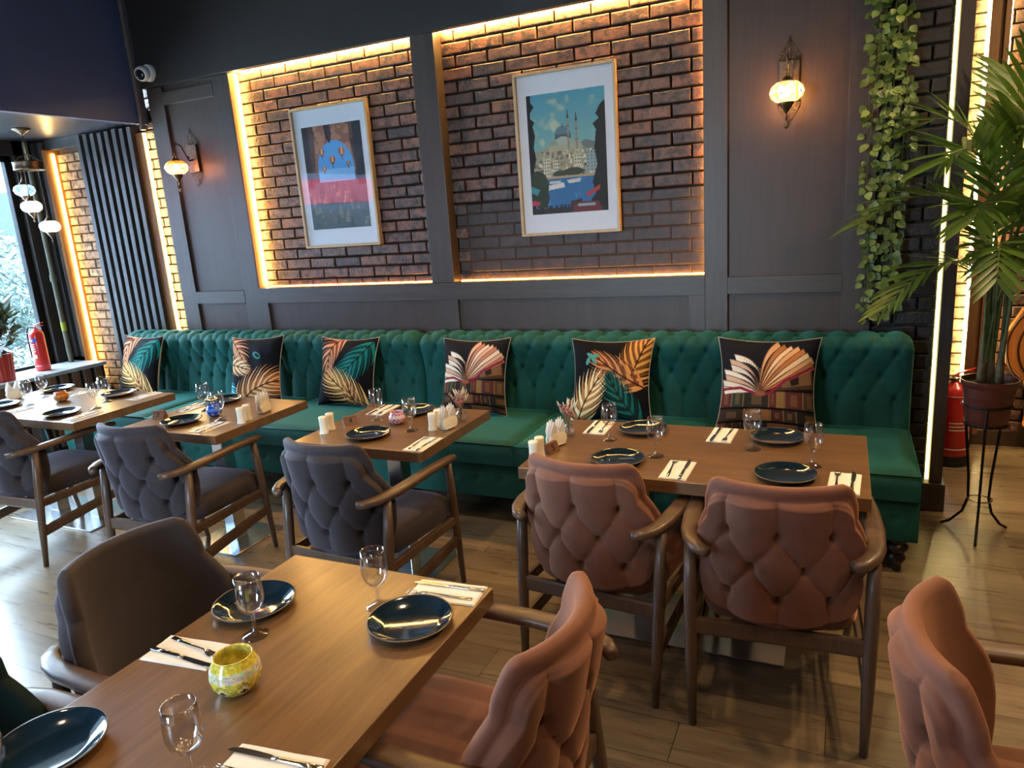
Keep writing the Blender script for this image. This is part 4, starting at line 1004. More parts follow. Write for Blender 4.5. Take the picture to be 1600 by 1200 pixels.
holder('orange mosaic candle holder on the table nearest the window', (-4.532, 2.82, .75), mz('#d1771e', '#b85f14', '#8a3a0c', '#d98a3a'), .045, .062)
holder('blue mosaic candle holder on a small table', (-3.115, 2.744, .75), mz('#1b3fc0', '#2b62d8', '#0b1a60', '#5a8ae8'), .042, .062)
holder('pink and red mosaic candle holder on a small table', (-1.97, 2.823, .75), mz('#b03a5a', '#d8b0b8', '#7a1230', '#e2c8cc'), .043, .060)

# vases with dried flowers
def vase(label, lab2, x, y):
    pr_ = [(0, 0), (.022, 0), (.024, .004), (.024, .040), (.021, .048), (.012, .055), (.012, .066), (.0145, .068), (.012, .067), (.010, .055), (.0195, .046), (.0225, .038), (.022, .006), (0, .005)]
    o = MB().lathe(pr_, 28).obj('bud_vase', M_['glass'], None, smooth=True, weld=.00001); o.location = (x, y, .75); tag(o, label, 'vase', 'small glass bud vases')
    t = thing('dried_flowers', lab2, 'dried flowers', (x, y, .75), 0, 'dried flower bunches'); g = random.Random(int(x * 100)); mb = MB(); m2 = MB(); m3 = MB()
    for k in range(26):
        a = g.uniform(0, 2 * PI); sp = g.uniform(.008, .045); hh = g.uniform(.10, .150)
        p0 = (0.003 * math.cos(a), .003 * math.sin(a), .008); p1 = (sp * .25 * math.cos(a), sp * .25 * math.sin(a), .07); p2 = (sp * math.cos(a), sp * math.sin(a), hh)
        mb.tube([p0, p1, p2], .0007, 5)
        if k % 3: 
            q = Vector(p2); d = Vector((math.cos(a) * .4, math.sin(a) * .4, 1)).normalized()
            m2.tube([q - d * .02, q, q + d * .012, q + d * .022], [.001, .0042, .003, .0006], 6)
        else: m3.lathe([(0, -.006), (.006, -.003), (.008, .002), (.005, .007), (0, .009)], 8, p2)
    for k in range(8):
        a = g.uniform(0, 2 * PI); m3.lathe([(0, -.006), (.007, -.003), (.009, .003), (.005, .008), (0, .009)], 8, (.014 * math.cos(a), .014 * math.sin(a), g.uniform(.085, .115)))
    mb.obj('stems', P('dry_stem', lin('#8d7b52'), .7), t); m2.obj('seed_heads', P('pale_seed_head', lin('#cdbfa6'), .8, noise=.2), t, smooth=True); m3.obj('blooms', P('dusty_pink_bloom', lin('#a0585a'), .8, noise=.4, nscale=80), t, smooth=True)
vase('small glass bud vase on the table with the pink candle holder', 'pale dried flowers in the vase on the pink candle table', -1.667, 2.92)
vase('small glass bud vase on the long table behind the napkin holder', 'pink and cream dried flowers in the vase on the long table', -1.07, 2.81)

# ------------------------------------------------------------------ framed prints
def pr_city():
    w, h = 150, 210; ra = Ras(w, h, '#5fa3ad'); nz = ra.noise(5, 1, 2)
    g = (ra.Y / h)[..., None]; ra.a = np.array(lin('#4f9bb0')) * (1 - g) + np.array(lin('#9cc0a0')) * g
    ra.put(np.clip((nz - .5) * 5, 0, 1), '#c2c9a0', .85)
    ra.poly([(95, 92), (112, 84), (128, 90), (140, 94), (150, 96), (150, 120), (90, 120)], '#6d7a78')
    ra.poly([(0, 98), (30, 96), (48, 82), (60, 78), (80, 76), (100, 88), (112, 100), (150, 104), (150, 152), (0, 152)], '#9a9a80')
    # domed building and two spires
    ra.ell(68, 72, 15, 14, '#5c8088'); ra.rect(53, 72, 84, 80, '#4d5f66'); ra.ell(68, 88, 17, 12, '#a8b4a8'); ra.ell(50, 90, 9, 8, '#8d998c'); ra.ell(88, 90, 9, 8, '#9aa592')
    ra.rect(40, 90, 104, 112, '#a7a88c'); ra.rect(67.5, 54, 69, 60, '#5b5a50')
    for x, y in ((79, 38), (95, 44)):
        ra.rect(x - 1.6, y, x + 1.8, 100, '#8b8d80'); ra.poly([(x - 2, y + 8), (x + 2.2, y + 8), (x, y - 10)], '#3e4c5c'); ra.rect(x - 3, y + 20, x + 3, y + 22, '#6a6a60'); ra.rect(x - 3, y + 38, x + 3, y + 40, '#6a6a60')
    rr = random.Random(5)
    for _ in range(230):
        x, y = rr.uniform(8, 140), rr.uniform(98, 144); s = rr.uniform(2, 6); ra.rect(x, y, x + s, y + s * rr.uniform(.6, 1.4), rr.choice(['#c9bfa0', '#a89478', '#8a7c66', '#d8d0b4', '#a8604a', '#6f7a6a', '#5e5e58']))
    for bx, by, bw_, bh_ in ((28, 112, 14, 32), (46, 116, 12, 26), (112, 104, 20, 36), (88, 108, 14, 22)):
        ra.rect(bx, by, bx + bw_, by + bh_, '#c8c6ac' if bx < 100 else '#8fa3a6')
        for i in range(3):
            for j in range(int(bh_ / 6)): ra.rect(bx + 2 + i * bw_ / 3, by + 2 + j * 6, bx + 4 + i * bw_ / 3, by + 5 + j * 6, '#5a6058')
    ra.ell(60, 140, 14, 6, '#3f4a34'); ra.ell(86, 138, 20, 7, '#39442f'); ra.rect(0, 144, w, 150, '#b39d78')
    ra.rect(0, 148, w, h, '#2f6b9c'); nz2 = ra.noise(9, 1, 8); ra.put((nz2 > .55) & (ra.Y > 150), '#3f86b8', .7)
    ra.poly([(30, 160), (66, 156), (68, 164), (34, 168)], '#d8d8d0'); ra.rect(38, 152, 60, 157, '#c2c6c4'); ra.poly([(72, 152), (100, 150), (98, 157), (76, 158)], '#c8ccc8')
    ra.poly([(0, 0), (8, 0), (8, 12), (14, 20), (6, 30), (6, 40), (14, 46), (10, 54), (14, 70), (10, 90), (14, 110), (8, 130), (8, 210), (0, 210)], '#14140f')
    ra.poly([(150, 22), (140, 30), (132, 44), (138, 52), (126, 60), (132, 70), (128, 100), (132, 130), (122, 160), (128, 180), (118, 190), (118, 210), (150, 210)], '#1b1814')
    ra.ell(14, 160, 22, 28, '#2c3a22'); ra.ell(20, 180, 16, 20, '#26321e')
    ra.poly([(0, 158), (18, 166), (12, 176), (0, 170)], '#3f8f92'); ra.poly([(0, 184), (18, 188), (14, 194), (0, 194)], '#b8304a'); ra.poly([(108, 178), (136, 164), (136, 172), (112, 184)], '#a8342e')
    ra.rect(0, 200, 150, 210, '#2a211c'); ra.poly([(78, 190), (100, 186), (104, 210), (76, 210)], '#3c2220'); ra.poly([(84, 198), (96, 192), (132, 192), (140, 210), (84, 210)], '#6b2428'); ra.rect(92, 195, 126, 200, '#8fa0a4')
    for _ in range(16):
        x = rr.uniform(20, 76); ra.ell(x, 196, 1.3, 1.3, '#15120f'); ra.ell(x, 202, 1.8, 5.5, rr.choice(['#1c1a1a', '#23303a', '#3a201c']))
    return ra
def pr_balloon():
    w, h = 130, 200; ra = Ras(w, h, '#3a2a24'); nz = ra.noise(6, 1, 4)
    ra.put((nz > .5).astype(float), '#5a3c30', .8)
    ra.poly([(30, 0), (100, 0), (112, 90), (20, 90)], '#8b5a44'); ra.put((ra.noise(8, 1, 6) > .55) & (ra.Y < 60) & (ra.X > 26) & (ra.X < 104), '#b07a5c', .8)
    ra.ell(68, 84, 40, 54, '#4f9fd8'); ra.rect(28, 84, 108, 110, '#7fb4dc')
    ra.poly([(50, 0), (64, 0), (66, 18), (60, 36), (52, 24)], '#2b1a18')
    for x, y, r_ in ((84, 52, 7), (62, 66, 6.5), (40, 50, 6), (42, 82, 4.5), (96, 76, 4)):
        ra.ell(x, y, r_, r_ * 1.1, '#a2503a'); ra.ell(x, y, r_ * .35, r_ * 1.1, '#d8a860'); ra.poly([(x - r_ * .6, y + r_ * .8), (x + r_ * .6, y + r_ * .8), (x, y + r_ * 2)], '#7a3a2c'); ra.rect(x - 1, y + r_ * 2, x + 1, y + r_ * 2.4, '#3a2418')
    ra.rect(0, 108, w, 200, '#51606a')
    rr = random.Random(8)
    for _ in range(70):
        x, y = rr.uniform(0, w), rr.uniform(112, 190); s = rr.uniform(4, 12); ra.poly([(x - s * .5, y + s), (x, y - s), (x + s * .5, y + s)], rr.choice(['#8d8378', '#6e6a68', '#a3927e', '#4c5a5e', '#3c4a4e']))
    ra.rect(0, 150, w, 200, '#2c3c40', .5)
    ra.rect(0, 0, 14, 118, '#2b211e'); ra.rect(112, 0, 130, 118, '#1e2026')
    return ra
def picture(label, ra, x0, x1, z0, z1, mx, mz_):
    w, h = x1 - x0, z1 - z0; cx, cz = (x0 + x1) / 2, (z0 + z1) / 2; yf, yb = 4.262, 4.30
    t = thing('framed_print', label, 'picture', (cx, 4.28, cz), 0, 'framed prints on the brick'); fw = .017
    mb = MB()
    for a, b, c, d in ((-w / 2, w / 2, h / 2 - fw, h / 2), (-w / 2, w / 2, -h / 2, -h / 2 + fw)): mb.box(a, b, yf - 4.28, yb - 4.28, c, d)
    for a, b, c, d in ((-w / 2, -w / 2 + fw, -h / 2 + fw, h / 2 - fw), (w / 2 - fw, w / 2, -h / 2 + fw, h / 2 - fw)): mb.box(a, b, yf - 4.28, yb - 4.28, c, d)
    mb.obj('frame', M_['oakframe'], t, bevel=.002)
    MB().box(-w / 2 + .01, w / 2 - .01, .006, .012, -h / 2 + .01, h / 2 - .01).obj('mount', M_['mat'], t)
    W_, H_ = ra.w, ra.h; iw, ih = w - 2 * mx, h - 2 * mz_
    mb = MB(); mb.grid([[(-iw / 2 + iw * i / W_, .0045, -ih / 2 + ih * j / H_) for j in range(H_ + 1)] for i in range(W_ + 1)], flip=False)
    me = mb.mesh('print', M_['print'], False, fix=False); corner_colors(me, ra.a[::-1].transpose(1, 0, 2).reshape(-1, 3))
    o = bpy.data.objects.new('print', me); COL.objects.link(o); o.parent = t
    MB().box(-w / 2 + fw, w / 2 - fw, -.008, -.006, -h / 2 + fw, h / 2 - fw).obj('glass', M_['artglass'], t)
picture('framed print of hot air balloons, in the left brick bay', pr_balloon(), -3.615, -2.955, 1.575, 2.545, .075, .13)
picture('framed print of a domed hilltop city over blue water, in the right brick bay', pr_city(), -1.868, -1.222, 1.572, 2.538, .075, .13)

# ------------------------------------------------------------------ mosaic lamps
def lampcol(kind):
    def f(u, v):
        g = random.Random(int(u * 60) * 31 + int(v * 34) * 7)
        du = (u * 5) % 1 - .5; dv = (v - .5) / .5; d = math.hypot(du * 2.4, dv * 1.25)
        if kind == 'gold':
            if d < .28: return lin('#1540c8') if g.random() < .8 else lin('#ffffff')
            if d < .42: return lin('#9fd8f0')
            if d < .62: return lin('#f2c12a')
            if d < .74: return lin('#3a1a08') if int(u * 60) % 2 else lin('#f6d878')
            c = lin(g.choice(['#f8e0a0', '#f2cf7a', '#e8a050', '#fff2d0', '#d06040'])); return c
        if kind == 'orange':
            if v > .62: return lin(g.choice(['#e86010', '#f08a18', '#d83a10', '#f6b830']))
            if d < .4: return lin(g.choice(['#2a58d0', '#f0f4ff', '#e8a030']))
            return lin(g.choice(['#fff2d8', '#f2d090', '#402010', '#ffe8b8', '#f8e0a8', '#c85a28']))
        if kind == 'blue':
            if d < .45: return lin(g.choice(['#1a6ae0', '#30a0f0', '#0c40a0']))
            return lin(g.choice(['#b8e4ff', '#58b0f0', '#e8f8ff', '#2878d8']))
        if d < .35: return lin(g.choice(['#3a5a70', '#80a8b8']))
        return lin(g.choice(['#f4f6f0', '#e0ecf0', '#c8d8d8', '#ffffff', '#b0c0b8']))
    return f
GPROF = [(.022, -.052), (.052, -.042), (.074, -.024), (.082, 0), (.074, .026), (.052, .044), (.024, .052)]
BULB = {'gold': emis('bulb_gold', (1, .75, .4), 25), 'orange': emis('bulb_orange', (1, .72, .4), 20), 'blue': emis('bulb_blue', (.9, .95, 1), 14), 'white': emis('bulb_white', (1, .95, .85), 14)}
def globe(parent, kind, emit, c, r=1.0, watt=4, wcol=(1, .55, .22)):
    me = mosaic('glass_globe', '', None, 1, lampcol(kind), [(a * r, b * r) for a, b in GPROF], emit=emit)
    mt = me.materials[0]; nt = mt.node_tree; ou = [q for q in nt.nodes if q.type == 'OUTPUT_MATERIAL'][0]; tp = nt.nodes.new('ShaderNodeBsdfTransparent'); tp.inputs[0].default_value = (1, .86, .66, 1); mxx = nt.nodes.new('ShaderNodeMixShader'); mxx.inputs[0].default_value = .4; nt.links.new(nt.nodes['Principled BSDF'].outputs[0], mxx.inputs[1]); nt.links.new(tp.outputs[0], mxx.inputs[2]); nt.links.new(mxx.outputs[0], ou.inputs[0])
    o = bpy.data.objects.new('glass_globe', me); COL.objects.link(o); o.parent = parent; o.location = c
    MB().lathe([(0, -.024), (.014, -.018), (.018, 0), (.014, .016), (.006, .03), (0, .032)], 14, c).obj('bulb', BULB[kind], parent, smooth=True)
    ld = bpy.data.lights.new('bulb_light', 'POINT'); ld.energy = watt; ld.color = wcol; ld.shadow_soft_size = .03; lo = bpy.data.objects.new('bulb_light', ld); COL.objects.link(lo); lo.parent = parent; lo.location = c
    MB().lathe([(.004 * r, .105 * r), (.007 * r, .10 * r), (.006 * r, .09 * r), (.013 * r, .082 * r), (.010 * r, .076 * r), (.020 * r, .066 * r), (.034 * r, .050 * r), (.036 * r, .044 * r), (.0, .046 * r)], 24, c).obj('top_cap', M_['bronze'], parent, smooth=True)
    MB().lathe([(0, -.048 * r), (.036 * r, -.046 * r), (.036 * r, -.050 * r), (.028 * r, -.066 * r), (.014 * r, -.082 * r), (.012 * r, -.090 * r), (.008 * r, -.094 * r), (.003 * r, -.102 * r), (.007 * r, -.112 * r), (.006 * r, -.12 * r), (0, -.135 * r)], 24, c).obj('finial', M_['bronze'], parent, smooth=True)
def filigree(z0, up, y):
    mb = MB(); s = 1 if up else -1
    def scroll(cx, cz, r, a0, turns, d):
        pts = []
        for k in range(22):
            f = k / 21; a = a0 + d * turns * 2 * PI * f; rr = r * (1 - .75 * f); pts.append((cx + rr * math.cos(a), y, z0 + s * (cz + rr * math.sin(a))))
        mb.tube(pts, .0018, 6)
    for sg in (-1, 1):
        scroll(sg * .040, .016, .015, R(90), 1.3, -sg); scroll(sg * .014, .020, .014, R(90), 1.2, sg); scroll(sg * .026, .044, .013, R(90), 1.2, -sg); scroll(sg * .009, .052, .010, R(90), 1.1, sg)
        scroll(sg * .010, .076, .009, R(90), 1.1, -sg); mb.tube([(sg * .055, y, z0 + s * .002), (sg * .042, y, z0 + s * .04), (sg * .02, y, z0 + s * .072), (0, y, z0 + s * .105)], .0016, 6)
    mb.tube([(0, y, z0), (0, y, z0 + s * .12)], .0018, 6); mb.tube([(-.056, y, z0), (.056, y, z0)], .002, 6)
    return mb
def wall_lamp(label, x, z, kind, emit, out, dx=0):
    t = thing('wall_lamp', label, 'wall lamp', (x, WY, z), 0, 'mosaic wall lamps'); Bz = M_['bronze']
    MB().box(-.05, .05, -.024, 0, -.13, .07).obj('wall_plate', Bz, t, bevel=.004)
    filigree(.07, True, -.012).obj('filigree', Bz, t, smooth=True); filigree(-.13, False, -.012).obj('filigree', Bz, t, smooth=True)
    gx, gy, gz = dx, -out, -.10
    pts = [(0, -.02, -.04), (dx * .25, -.05, -.045), (dx * .4, -out * .45, -.01), (dx * .65, -out * .62, .06), (dx * .85, -out * .85, .075), (gx, -out * 1.0, .055), (gx, gy, .01)]
    MB().tube(pts, [.008, .007, .006, .0055, .0055, .0055, .004], 10).obj('arm', M_['dkmetal'] if dx else Bz, t, smooth=True)
    mb = MB(); cxx = [(dx * .28 + .012 * math.cos(a) * (1 if dx else 0), -.06 + .012 * math.cos(a) * (0 if dx else 1), -.03 + .014 * math.sin(a)) for a in np.linspace(0, 2 * PI, 14)]
    mb.tube(cxx, .004, 8); mb.obj('scroll', M_['dkmetal'] if dx else Bz, t, smooth=True)
    globe(t, kind, emit, (gx, gy, gz), 1.02, 26 if kind == 'gold' else 12, (1, .50, .2) if kind == 'gold' else (1, .34, .16))
    MB().lathe([(0, -.15), (.009, -.152), (.011, -.162), (.006, -.172), (0, -.176)], 12, (gx, gy, gz)).obj('tassel', Bz, t, smooth=True)
    return t
wall_lamp('golden mosaic glass wall lamp glowing beside the hanging ivy', -.283, 2.313, 'gold', 1.6, .17)
wall_lamp('orange mosaic glass wall lamp on a curved arm, on the panel nearest the window', -4.535, 2.33, 'orange', 1.6, .16, dx=-.03)
# hanging cluster
t = thing('mosaic_chandelier', 'bronze chandelier with three mosaic glass globes hanging by the window', 'chandelier', (-5.78, 3.74, 2.62))
MB().lathe([(0, 0), (.065, 0), (.067, -.006), (.045, -.020), (.022, -.034), (.008, -.05), (0, -.052)], 30).obj('ceiling_rose', M_['bronze'], t, smooth=True)
MB().tube([(0, 0, -.04), (0, 0, -.2)], .004, 8).obj('rod', M_['bronze'], t, smooth=True)
mb = MB(); mb.lathe([(.098, -.245), (.106, -.245), (.108, -.252), (.104, -.262), (.104, -.292), (.108, -.302), (.106, -.309), (.098, -.309), (.098, -.245)], 40)
for k in range(3):
    a = k * 2 * PI / 3 + .4; mb.tube([(0, 0, -.19), (.05 * math.cos(a), .05 * math.sin(a), -.21), (.10 * math.cos(a), .10 * math.sin(a), -.25)], .003, 6)
mb.obj('ring', M_['bronze'], t, smooth=True)
def chainto(x, y, z0, z1):
    mb = MB(); n = max(2, int((z0 - z1) / .016))
    for k in range(n):
        zc = z0 - (k + .5) * (z0 - z1) / n; pl_ = k % 2
        mb.tube([(x + (.004 * math.cos(a) if pl_ else 0), y + (0 if pl_ else .004 * math.cos(a)), zc + .010 * math.sin(a)) for a in np.linspace(0, 2 * PI, 9)], .0011, 5)
    mb.obj('chain', M_['bronze'], t, smooth=True)
for (gx, gy, gz, k) in ((-.085, -.02, -.455, 'blue'), (-.01, -.04, -.585, 'white'), (.13, -.02, -.745, 'white')):
    globe(t, k, 1.2, (gx, gy, gz), .92, 2, (1, .85, .6)); chainto(gx, gy, -.30, gz + .095)

# security camera
t = thing('security_camera', 'white dome security camera on the dark fascia', 'security camera', (-4.80, WY - .05, 2.94))
MB().lathe([(0, 0), (.062, 0), (.062, .018), (.056, .03), (0, .034)], 32, M=Matrix.Rotation(R(90), 4, 'X')).obj('mounting_ring', M_['white'], t, smooth=True, angle=40)
hd = Matrix.Translation((-.005, -.06, -.01)) @ Matrix.Rotation(R(112), 4, 'X') @ Matrix.Rotation(R(12), 4, 'Y')
MB().lathe([(0, -.045), (.035, -.038), (.052, -.018), (.055, .005), (.050, .028), (.042, .036), (.038, .036)], 32, M=hd).obj('housing', M_['white'], t, smooth=True)
MB().lathe([(.040, .034), (.036, .028), (.02, .030), (0, .031)], 24, M=hd).obj('lens', P('camera_lens', (.01, .01, .012), .08), t, smooth=True)

# ------------------------------------------------------------------ fire extinguishers
def exting(label, x, y, z, r, h, band, rz, blackbase):
    t = thing('fire_extinguisher', label, 'fire extinguisher', (x, y, z), rz, 'red fire extinguishers'); k = r / .08
    b0 = .055 * k if blackbase else .01
    MB().lathe([(0, b0), (r * .97, b0), (r, b0 + .008), (r, h * .80), (r * .93, h * .85), (r * .7, h * .90), (r * .38, h * .93), (r * .3, h * .95), (0, h * .95)], 36).obj('cylinder', M_['red'], t, smooth=True, angle=50)
    if blackbase: MB().lathe([(0, 0), (r * 1.03, 0), (r * 1.04, .01), (r * 1.02, b0 + .004), (r * .9, b0 + .004)], 36).obj('base_ring', M_['black'], t, smooth=True, angle=50)
    else: MB().lathe([(0, 0), (r * .9, 0), (r * .95, .012)], 36).obj('base_ring', M_['red'], t, smooth=True)
    mb = MB(); mb.lathe([(0, h * .94), (r * .25, h * .94), (r * .25, h * .985), (r * .18, h * .99), (0, h * .99)], 16); mb.obj('valve', M_['steel'], t, smooth=True, angle=40)
    mb = MB(); mb.tube([(-.01, 0, h * .98), (.03 * k, 0, h * 1.0), (.10 * k, 0, h * 1.01)], [(.010, .005)] * 3, 8); mb.tube([(-.02, 0, h * 1.0), (.03 * k, 0, h * 1.04), (.11 * k, 0, h * 1.075)], [(.010, .004)] * 3, 8)
    mb.obj('handle', M_['red'], t, smooth=True)
    MB().tube([(0, -.01, h * .965), (-r * .7, -.02, h * .99), (-r * 1.12, -.02, h * .88), (-r * 1.16, -.02, h * .55), (-r * 1.12, -.02, h * .3)], .009 * k, 10).obj('hose', M_['black'], t, smooth=True)
    def patch(a0, a1, z0, z1, mat, nm, off=.0012):
        m_ = MB(); m_.grid([[((r + off) * math.cos(a), (r + off) * math.sin(a), zz) for zz in (z0, z1)] for a in np.linspace(a0, a1, 14)]); m_.obj(nm, mat, t, smooth=True)
    wht = P('label_white_' + str(len(bpy.data.materials)), lin('#e2d8d0'), .5)
    a0, a1 = R(-150), R(-60)
    if band == 'blue':
        patch(a0, a1, h * .66, h * .74, P('label_blue', lin('#1f4fae'), .4), 'blue_label_band'); patch(a0 + .2, a1 - .5, h * .685, h * .715, wht, 'label_text_line', .002)
        for q in (.60, .55, .50, .45): patch(a0 + .3, a1 - .35, h * q, h * q + .008, wht, 'label_text_line')
        patch(a0 + .25, a1 - .3, h * .30, h * .38, wht, 'label_text_line'); patch(a0 + .2, a1, h * .12, h * .135, wht, 'label_text_line')
    else:
        for q0, q1, b0_, b1_ in ((.80, .812, a0, a1), (.20, .212, a0, a1)): patch(b0_, b1_, h * q0, h * q1, wht, 'label_border')
        patch(a1 - .07, a1, h * .2, h * .81, wht, 'label_border'); patch(a1 - .55, a1 - .2, h * .55, h * .64, P('label_gold', lin('#c9a03a'), .4), 'gold_label_patch'); patch(a1 - .45, a1 - .3, h * .575, h * .615, P('label_ink', lin('#3a1414'), .5), 'gold_label_patch', .002)
        for q in (.50, .46, .42): patch(a0 + .2, a1 - .3, h * q, h * q + .008, wht, 'label_text_line')
        patch(a1 + .12, a1 + .38, h * .30, h * .36, wht, 'white_emblem'); patch(a1 + .55, a1 + .75, h * .30, h * .36, wht, 'white_emblem')
        patch(a1 + .1, a1 + .85, h * .20, h * .26, P('label_fine', lin('#d8827a'), .5), 'label_fine_print')
    return t
exting('red fire extinguisher with a blue label band on the window sill', -6.24, 3.79, .69, .058, .385, 'blue', R(20), False)
exting('large red fire extinguisher with a black foot on the floor behind the pilaster', .655, 4.99, 0, .092, .56, 'gold', R(30), True)

# ------------------------------------------------------------------ plants
t = thing('plant_stand', 'black iron three-legged stand under the potted palm', 'plant stand', (.655, 3.93, 0))
for k, a in enumerate((R(-100), R(150), R(35))):
    c_, s_ = math.cos(a), math.sin(a)
    MB().tube([(c_ * .17, s_ * .17, .006), (c_ * .13, s_ * .13, .03), (c_ * .075, s_ * .075, .10), (c_ * .052, s_ * .052, .18), (c_ * .058, s_ * .058, .30), (c_ * .085, s_ * .085, .54), (c_ * .103, s_ * .103, .67)], .0065, 8).obj('leg', M_['dkmetal'], t, smooth=True)
for rr, zz in ((.103, .672), (.09, .575)): 
    MB().tube([(rr * math.cos(a), rr * math.sin(a), zz) for a in np.linspace(0, 2 * PI, 33)], .005, 8).obj('ring', M_['dkmetal'], t, smooth=True)
MB().tube([(.052 * math.cos(a), .052 * math.sin(a), .185) for a in np.linspace(0, 2 * PI, 25)], .004, 8).obj('ring', M_['steel'], t, smooth=True)
t = thing('potted_palm', 'tall green kentia palm in a plum pot beside the pilaster', 'potted plant', (.655, 3.93, .572))
MB().lathe([(0, 0), (.084, 0), (.087, .006), (.098, .10), (.110, .19), (.118, .196), (.121, .225), (.116, .225), (.113, .2), (.10, .12), (.10, .12)], 48).obj('pot', M_['terra'], t, smooth=True, angle=50)
MB().lathe([(0, .212), (.05, .208), (.1145, .200)], 30).obj('soil', M_['soil'], t, smooth=True)
G = random.Random(11)
def frond3(parent, base, a, lean, h, reach, droop, leaf, nl=17, up=.5):
    """one palm frond: petiole + rachis + leaflets, as ONE mesh"""
    mb = MB(); c_, s_ = math.cos(a), math.sin(a); pts = []
    for k in range(15):
        f = k / 14; hor = lean * f + reach * max(0, f - .35) ** 1.6 * 1.9; z = .2 + h * math.sin(min(1, f * 1.02) * PI * .5) - droop * max(0, f - .5) ** 2 * 3
        pts.append(Vector((base[0] + c_ * hor, base[1] + s_ * hor, z)))
    mb.tube(pts, [.0085 - .0072 * k / 14 for k in range(15)], 7, mi=1)
    def at(f):
        q = f * 14; i = min(13, int(q)); return pts[i].lerp(pts[i + 1], q - i), (pts[i + 1] - pts[i]).normalized()
    side0 = Vector((-s_, c_, 0))
    for k in range(nl):
        f = .50 + .49 * k / (nl - 1); p, d = at(f); L = leaf * 1.12 * (.55 + .45 * math.sin(PI * (k + 1.5) / (nl + 2)))
        for sg in (-1, 1):
            ang = R(58 - 34 * (k / nl)); dir0 = (d * math.cos(ang) + side0 * sg * math.sin(ang) + Vector((0, 0, .22 * up))).normalized()
            wv = d.cross(dir0).normalized(); wd = dir0.cross(wv).normalized(); wmax = .0105 + .003 * G.random()
            row = []; q = p.copy(); dd = dir0.copy(); dr = G.uniform(.7, 1.3)
            for j in range(7):
                t_ = j / 6; ww = wmax * (math.sin(PI * min(1, t_ * .93 + .07)) ** .7 if j < 6 else .02)
                row.append([q - wd * ww, q + wv * (-.15 * ww), q + wd * ww]); q = q + dd * (L / 6); dd = (dd + Vector((0, 0, -.16 * dr * t_))).normalized()
            mb.grid(row, mi=0)
    mb.obj('frond', [M_['palm'], M_['stem']], parent, smooth=True, fix=False)
specs = [  # azimuth, lean, height, reach, droop, leaf
    (R(195), .10, 1.02, .52, .30, .26), (R(175), .06, 1.30, .30, .12, .26), (R(250), .10, .95, .30, .22, .25), (R(225), .08, 1.18, .34, .20, .26), (R(90), .05, 1.42, .18, .05, .24), (R(40), .08, 1.25, .38, .18, .27),
    (R(10), .10, 1.0, .50, .32, .25), (R(-20), .10, 1.32, .30, .10, .26), (R(-50), .10, 1.02, .40, .26, .26), (R(-75), .06, 1.22, .26, .14, .26), (R(-100), .10, .80, .42, .34, .22), (R(215), .10, .72, .50, .40, .20), (R(25), .08, 1.1, .36, .2, .24), (R(-35), .10, .72, .45, .42, .22), (R(-60), .05, 1.45, .2, .05, .25)]
for sp in specs:
    a = sp[0]; bx, by = G.choice([(-.035, .0), (.0, .01), (.035, -.005)]); frond3(t, (bx, by), a, *sp[1:])
for bx, by in ((-.035, 0), (0, .01), (.035, -.005)):
    MB().tube([(bx, by, .2), (bx * 1.0, by, .26), (bx * 1.05, by, .34), (bx * 1.2, by, .44)], [.022, .019, .014, .009], 12).obj('stem_base', M_['trunk'], t, smooth=True)

# hanging ivy
t = thing('hanging_ivy', 'long hanging strands of green leaves at the end of the panelled wall', 'hanging plant', (.17, 4.15, 0))
G = random.Random(5); mbs = MB(); mbl = MB(); mbs_ = []
def leaf3(mb, p, d, n, L):
    w_ = n.cross(d).normalized(); prof_ = [(0, 0), (.12, .34), (.35, .46), (.65, .36), (.88, .14), (1.0, 0)]
    o = len(mb.v); pts = []
    for f, ww in prof_:
        c = p + d * (L * f); b_ = n * (.05 * L * math.sin(PI * f))
        pts.append((c - w_ * (ww * L) + b_ * 2, c - b_, c + w_ * (ww * L) + b_ * 2))
    mb.grid([list(r_) for r_ in pts])
for s_ in range(13):
    x = -.085 + .0155 * s_ + G.uniform(-.01, .01); y = G.uniform(-.04, .02); zb = G.uniform(.99, 1.30) if s_ % 3 else G.uniform(1.6, 2.1); zb = max(zb, 1.0); pts = []; z = 3.28; k = 0; drift = G.uniform(-.03, .03)
    while z > zb:
        pts.append(Vector((x + .012 * math.sin(z * 5 + s_) + drift * (3.28 - z) / 2, y + .008 * math.cos(z * 6 + s_), z))); z -= .05
    mbs.tube(pts, .0016, 5)
    for i, p in enumerate(pts):
        for _ in range(G.choice((1, 1, 2))):
            a = G.uniform(R(150), R(390)); d = Vector((math.cos(a) * .8, -abs(math.sin(a)) * .45 - .05, -.55 - G.random() * .4)).normalized()
            st = p + Vector((d.x * .022, d.y * .022, G.uniform(-.02, .02))); n = Vector((G.uniform(-.5, .5), -1, G.uniform(.1, .7))).normalized(); n = (n - d * n.dot(d)).normalized()
            if st.y + 4.15 > 4.17: st.y = .0
            mbs.tube([p, st], .0009, 4); leaf3(mbl, st, d, n, G.uniform(.032, .05))
mbs.obj('stems', M_['stem'], t); mbl.obj('leaves', M_['ivy'], t, smooth=True, fix=False)

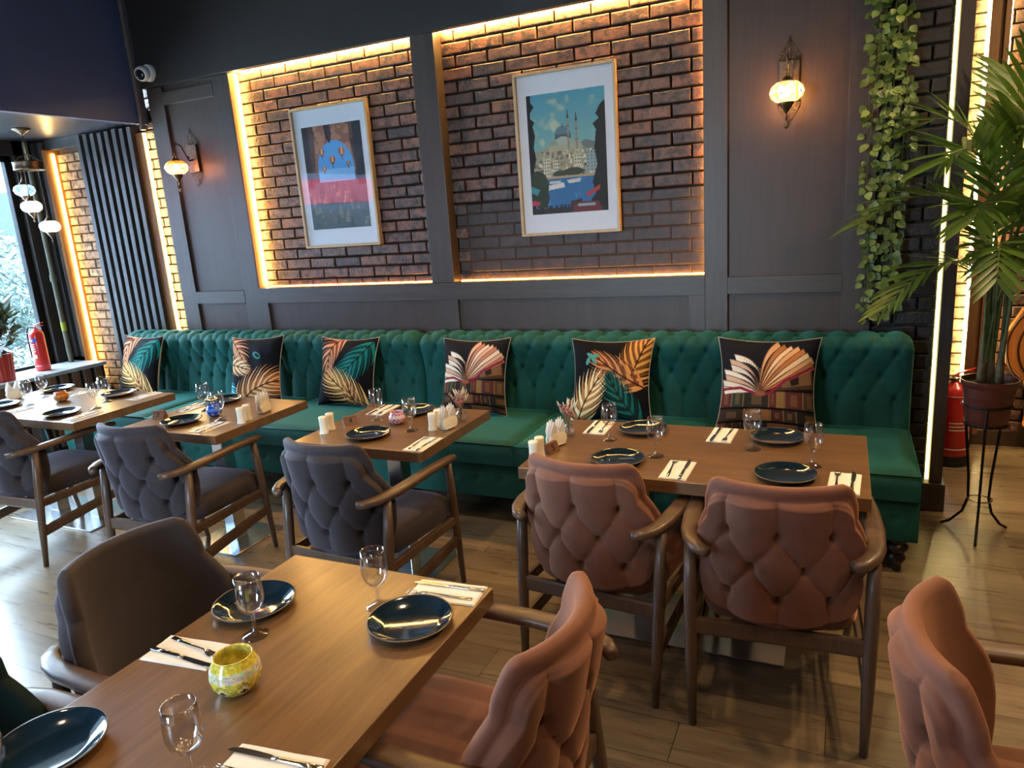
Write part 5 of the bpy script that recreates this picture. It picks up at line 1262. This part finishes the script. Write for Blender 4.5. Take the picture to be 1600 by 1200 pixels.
# plants on the window sill
t = thing('red_pot_plant', 'dark leafy plant in a ribbed red pot on the window sill', 'potted plant', (-6.16, 3.40, .69))
mb = MB(); n = 40; rows = []
for z, r_ in ((0, .085), (.01, .088), (.21, .105), (.225, .11), (.225, .10), (.2, .098)):
    rows.append([((r_ + .004 * (k % 2)) * math.cos(2 * PI * k / n), (r_ + .004 * (k % 2)) * math.sin(2 * PI * k / n), z) for k in range(n)])
mb.grid(rows, cv=True); mb.poly([(p[0], p[1], .205) for p in rows[5]]); mb.obj('pot', P('ribbed_red_pot', lin('#a03028'), .4, noise=.08), t)
mb = MB(); leafball(mb, (0, 0, .45), .16, .16, .22, 160, .13, 9, .45); mb.obj('foliage', leafmat('dark_sill_leaf', lin('#24301e'), lin('#3c4a30')), t, fix=False)
MB().tube([(0, 0, .2), (.01, 0, .35), (0, .01, .5)], .008, 8).obj('stem', M_['stem'], t)
t = thing('yellow_flower_pot', 'low white pot of yellow flowers in front of the red pot', 'potted plant', (-6.09, 3.12, .69))
MB().lathe([(0, 0), (.06, 0), (.075, .11), (.078, .12), (.07, .12), (.06, .1), (0, .1)], 30).obj('pot', M_['white'], t, smooth=True, angle=40)
mb = MB(); leafball(mb, (0, 0, .17), .12, .12, .07, 160, .05, 12, .6); mb.obj('foliage', leafmat('grey_green_leaf', lin('#4a5a40'), lin('#8a9a78')), t, fix=False)
mb = MB(); g = random.Random(3)
for _ in range(16): 
    a = g.uniform(0, 2 * PI); rr = g.uniform(0, .11); mb.lathe([(0, -.008), (.012, -.002), (.016, .005), (.008, .009), (0, .007)], 9, (rr * math.cos(a), rr * math.sin(a), .23 + g.uniform(-.03, .02)))
mb.obj('blooms', P('yellow_bloom', lin('#d8b830'), .7, noise=.2), t, smooth=True)

# fittings for the added, unseen warm fill downlights
for i, (x, y) in enumerate(DOWN):
    t = thing('fill_downlight', 'round ceiling downlight added as unseen warm fill ' + DOWNL[i], 'ceiling light', (x, y, 3.6), 0, 'added warm fill downlights')
    MB().lathe([(.105, 0), (.105, -.012), (.088, -.014), (.085, 0)], 28).obj('trim_ring', M_['dkmetal'], t, smooth=True)
